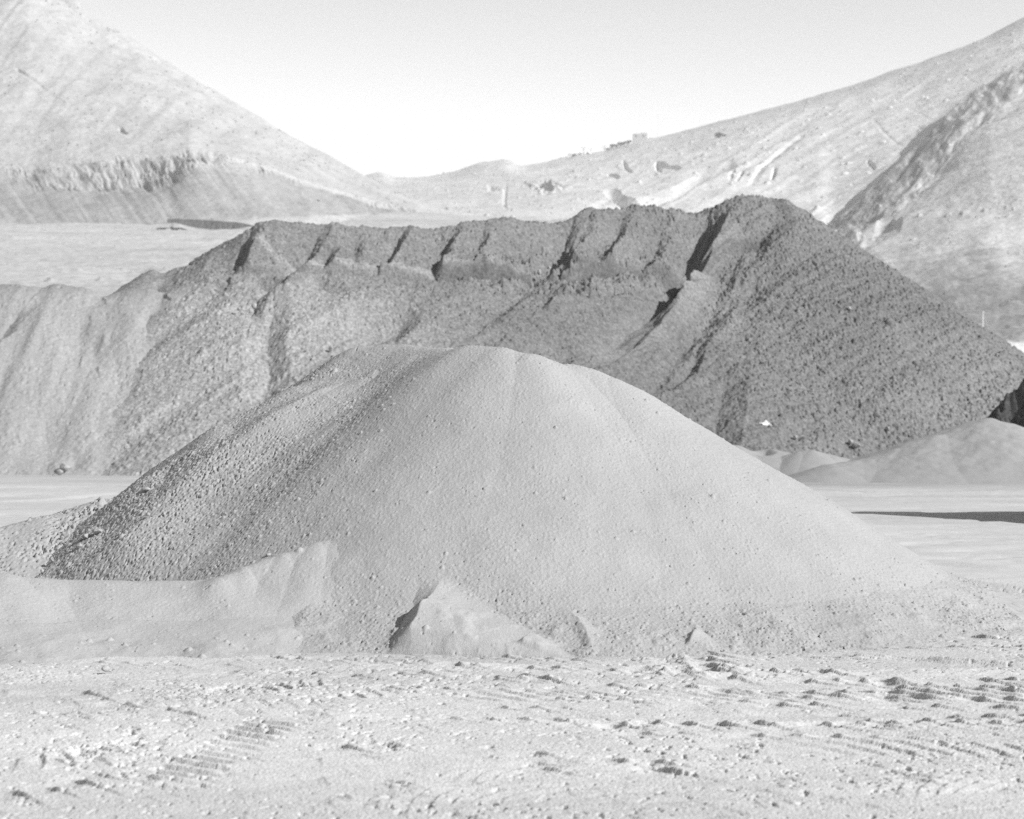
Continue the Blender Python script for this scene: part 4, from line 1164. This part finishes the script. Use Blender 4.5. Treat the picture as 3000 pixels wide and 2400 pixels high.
# ---- bushes and the hedge on the skyline
def bush_mesh(w, d, h, n, seed, leaf=.5):
    r = random.Random(seed); V, Fc = [], []
    lobes = [(r.uniform(-.4, .4) * w, r.uniform(-.35, .35) * d, r.uniform(.3, .75) * h, r.uniform(.22, .42)) for _ in range(7)]
    for i in range(n):
        lx, ly, lz, ls = r.choice(lobes)
        th = r.uniform(0, 2 * math.pi); ph = math.acos(r.uniform(-1, 1)); q = ls * (.55 + .45 * r.random())
        c = np.array([lx + q * w * .6 * math.sin(ph) * math.cos(th), ly + q * d * .6 * math.sin(ph) * math.sin(th), max(.05, lz + q * h * .8 * math.cos(ph))])
        u_ = np.array([r.gauss(0, 1) for _ in range(3)]); u_ /= np.linalg.norm(u_)
        v_ = np.cross(u_, [r.gauss(0, 1) for _ in range(3)]); v_ /= np.linalg.norm(v_)
        s = leaf * r.uniform(.5, 1.2)
        k0 = len(V)
        V += [tuple(c - u_ * s), tuple(c + v_ * s * .5), tuple(c + u_ * s), tuple(c - v_ * s * .5)]
        Fc.append((k0, k0 + 1, k0 + 2, k0 + 3))
    return V, Fc


def bush(u, v, Y, w, d, h, label, seed, group='bushes on the far hillside', name='bush', n=260):
    root = empty(name, P(u, v, Y))
    raw_object('foliage', *bush_mesh(w, d, h, n, seed, .16 * h + .15), M_LEAF, root)
    raw_object('stem', *merge(*[bar((0, 0, -.8), (w * .2 * math.cos(a_), d * .2 * math.sin(a_), h * .5), .12, 5, .05) for a_ in (0.3, 2.2, 4.4)]), M_BARK, root)
    tag(root, label, name, group)
    return root


bush(2108, 404, 1320, 8.5, 5, 3.6, 'broad dark bush alone on the bare pale slope right of the skyline houses', 51, n=420)
bush(1697, 454, 1630, 3, 2, 1.6, 'dark bush at the left side of the tall narrow white house', 52)
bush(1720, 453, 1632, 2.8, 2, 1.8, 'dark bush squeezed between the tall narrow and the small white house', 53)
bush(1784, 441, 1615, 5, 3, 2.4, 'low dark bush touching the white cube house on its right', 54)
bush(1800, 434, 1608, 6.5, 3, 3.8, 'tall dark bush in the middle of the skyline hedge', 55, n=420)
bush(1818, 428, 1602, 6.5, 3, 4.0, 'grey-green bush right of the tallest one in the skyline hedge', 56, n=420)
bush(1838, 423, 1596, 6, 3, 3.4, 'wide low bush running up to the large grey building', 57)
bush(1650, 468, 1675, 5, 3, 1.8, 'low flat bush farthest left on the skyline, below the houses', 58)
bush(1675, 459, 1660, 9, 3, 2.6, 'long flat-topped bush mass left of the tall narrow white house', 59, n=420)
bush(1066, 599, 1050, 3.2, 2, 1.6, 'small dark bush with spread arms low in the valley', 60)
bush(1441, 560, 1300, 8, 3, 2.2, 'long dark thicket left of the pitted outcrop in the valley', 61, n=420)
bush(920, 598, 700, 4, 2, 1.6, 'dark bush low on the right end of the volcanic slope', 62)

# ---- low scrub sprinkled over the hillsides: nobody could count it
r = random.Random(5); V, Fc = [], []
for (Xg, Yg, Zg, Ug, Vg), cnt, zone in [(LH, 700, lambda u, v: u > -300 and u < 1200 and v > 0), (FH, 900, lambda u, v: 1000 < u < 3100 and v < 700), (NH, 900, lambda u, v: u < 3150 and v < 960)]:
    ny, nx = Xg.shape
    got = 0
    while got < cnt:
        j = r.randrange(8, ny - 3); i = r.randrange(2, nx - 2)
        u, v = Ug[j, i], Vg[j, i]
        if not zone(u, v): got += .2; continue
        if (Xg is LH[0]) and 500 < v < 660 and r.random() < .85: got += .2; continue
        if vnoise(np.array([u * .012]), np.array([v * .02]), 77)[0] < r.uniform(-.9, .5): got += .1; continue
        s = r.uniform(.25, .75) * Yg[j, i] / 900
        c = np.array([Xg[j, i], Yg[j, i], Zg[j, i]])
        k0 = len(V)
        for q in range(5):
            a_ = q * 1.2566 + r.uniform(-.3, .3)
            V.append(tuple(c + [s * math.cos(a_) * r.uniform(.8, 1.5), s * math.sin(a_), r.uniform(-.2, .1) * s]))
        V.append(tuple(c + [r.uniform(-.3, .3) * s, 0, s * r.uniform(.6, 1.1)]))
        Fc += [(k0 + q, k0 + (q + 1) % 5, k0 + 5) for q in range(5)]
        got += 1
M_SCRUB = plain('dry_scrub', .2, .95, .4, .5)
o = raw_object('scrub', V, Fc, M_SCRUB)
tag(o, 'low dry scrub dotted over the bare hillsides', 'scrub', kind='stuff')

# ================================================================== AIR
hz, nt, bs = mat_new('haze_air')
nt.nodes.remove(bs)
pv = nt.nodes.new('ShaderNodeVolumePrincipled')
pv.inputs['Color'].default_value = (.90, .90, .90, 1)
pv.inputs['Density'].default_value = 0.00023
pv.inputs['Anisotropy'].default_value = 0.0
nt.links.new(pv.outputs[0], [n for n in nt.nodes if n.type == 'OUTPUT_MATERIAL'][0].inputs['Volume'])
vv, ff = box(14000, 14000, 520, 0, 0, -14)
o = raw_object('haze', vv, ff, hz)
tag(o, 'thin bright haze over the valley', 'haze', kind='stuff')

# ================================================================== LIGHT
AZ, EL = math.radians(67), math.radians(35)       # sun high on the photographer's right
S = (math.cos(EL) * math.sin(AZ), -math.cos(EL) * math.cos(AZ), math.sin(EL))
sl = bpy.data.lights.new('sun', 'SUN'); sl.energy = 5.0; sl.angle = math.radians(.53); sl.color = (1, 1, 1)
so_ = bpy.data.objects.new('sun', sl); COL.objects.link(so_)
from mathutils import Vector
so_.rotation_euler = Vector(S).to_track_quat('Z', 'Y').to_euler()

w = bpy.data.worlds.new('World'); scene.world = w; w.use_nodes = True
nt = w.node_tree; bg = nt.nodes['Background']
sky = nt.nodes.new('ShaderNodeTexSky'); sky.sky_type = 'NISHITA'; sky.sun_disc = False
sky.sun_elevation = EL; sky.sun_rotation = math.pi - AZ; sky.dust_density = 0.1; sky.air_density = 1.0
bw = nt.nodes.new('ShaderNodeSeparateColor')      # monochrome film behind a red filter
pw = nt.nodes.new('ShaderNodeMath'); pw.operation = 'POWER'; pw.inputs[1].default_value = 1.7      # contrast and shoulder of the film
mn = nt.nodes.new('ShaderNodeMath'); mn.operation = 'MINIMUM'; mn.inputs[1].default_value = 7.4
nt.links.new(sky.outputs[0], bw.inputs[0]); nt.links.new(bw.outputs[0], pw.inputs[0]); nt.links.new(pw.outputs[0], mn.inputs[0]); nt.links.new(mn.outputs[0], bg.inputs['Color'])
bg.inputs['Strength'].default_value = 0.091

# ================================================================== CAMERA
cam = bpy.data.cameras.new('camera'); co = bpy.data.objects.new('camera', cam); COL.objects.link(co)
co.location = (0, 0, H); co.rotation_euler = (math.pi / 2, 0, 0)
cam.sensor_width = 36; cam.lens = 36 * F / 3000
cam.clip_start = .1; cam.clip_end = 30000
cam.dof.use_dof = True; cam.dof.focus_distance = 20.0; cam.dof.aperture_fstop = 67.2 / 26.0
scene.camera = co
scene.view_settings.view_transform = 'Standard'; scene.view_settings.look = 'None'
scene.view_settings.exposure = 0.70; scene.view_settings.gamma = 1.0
scene.cycles.volume_bounces = 1
scene.cycles.max_bounces = 6
scene.cycles.use_denoising = False; scene.cycles.use_adaptive_sampling = False
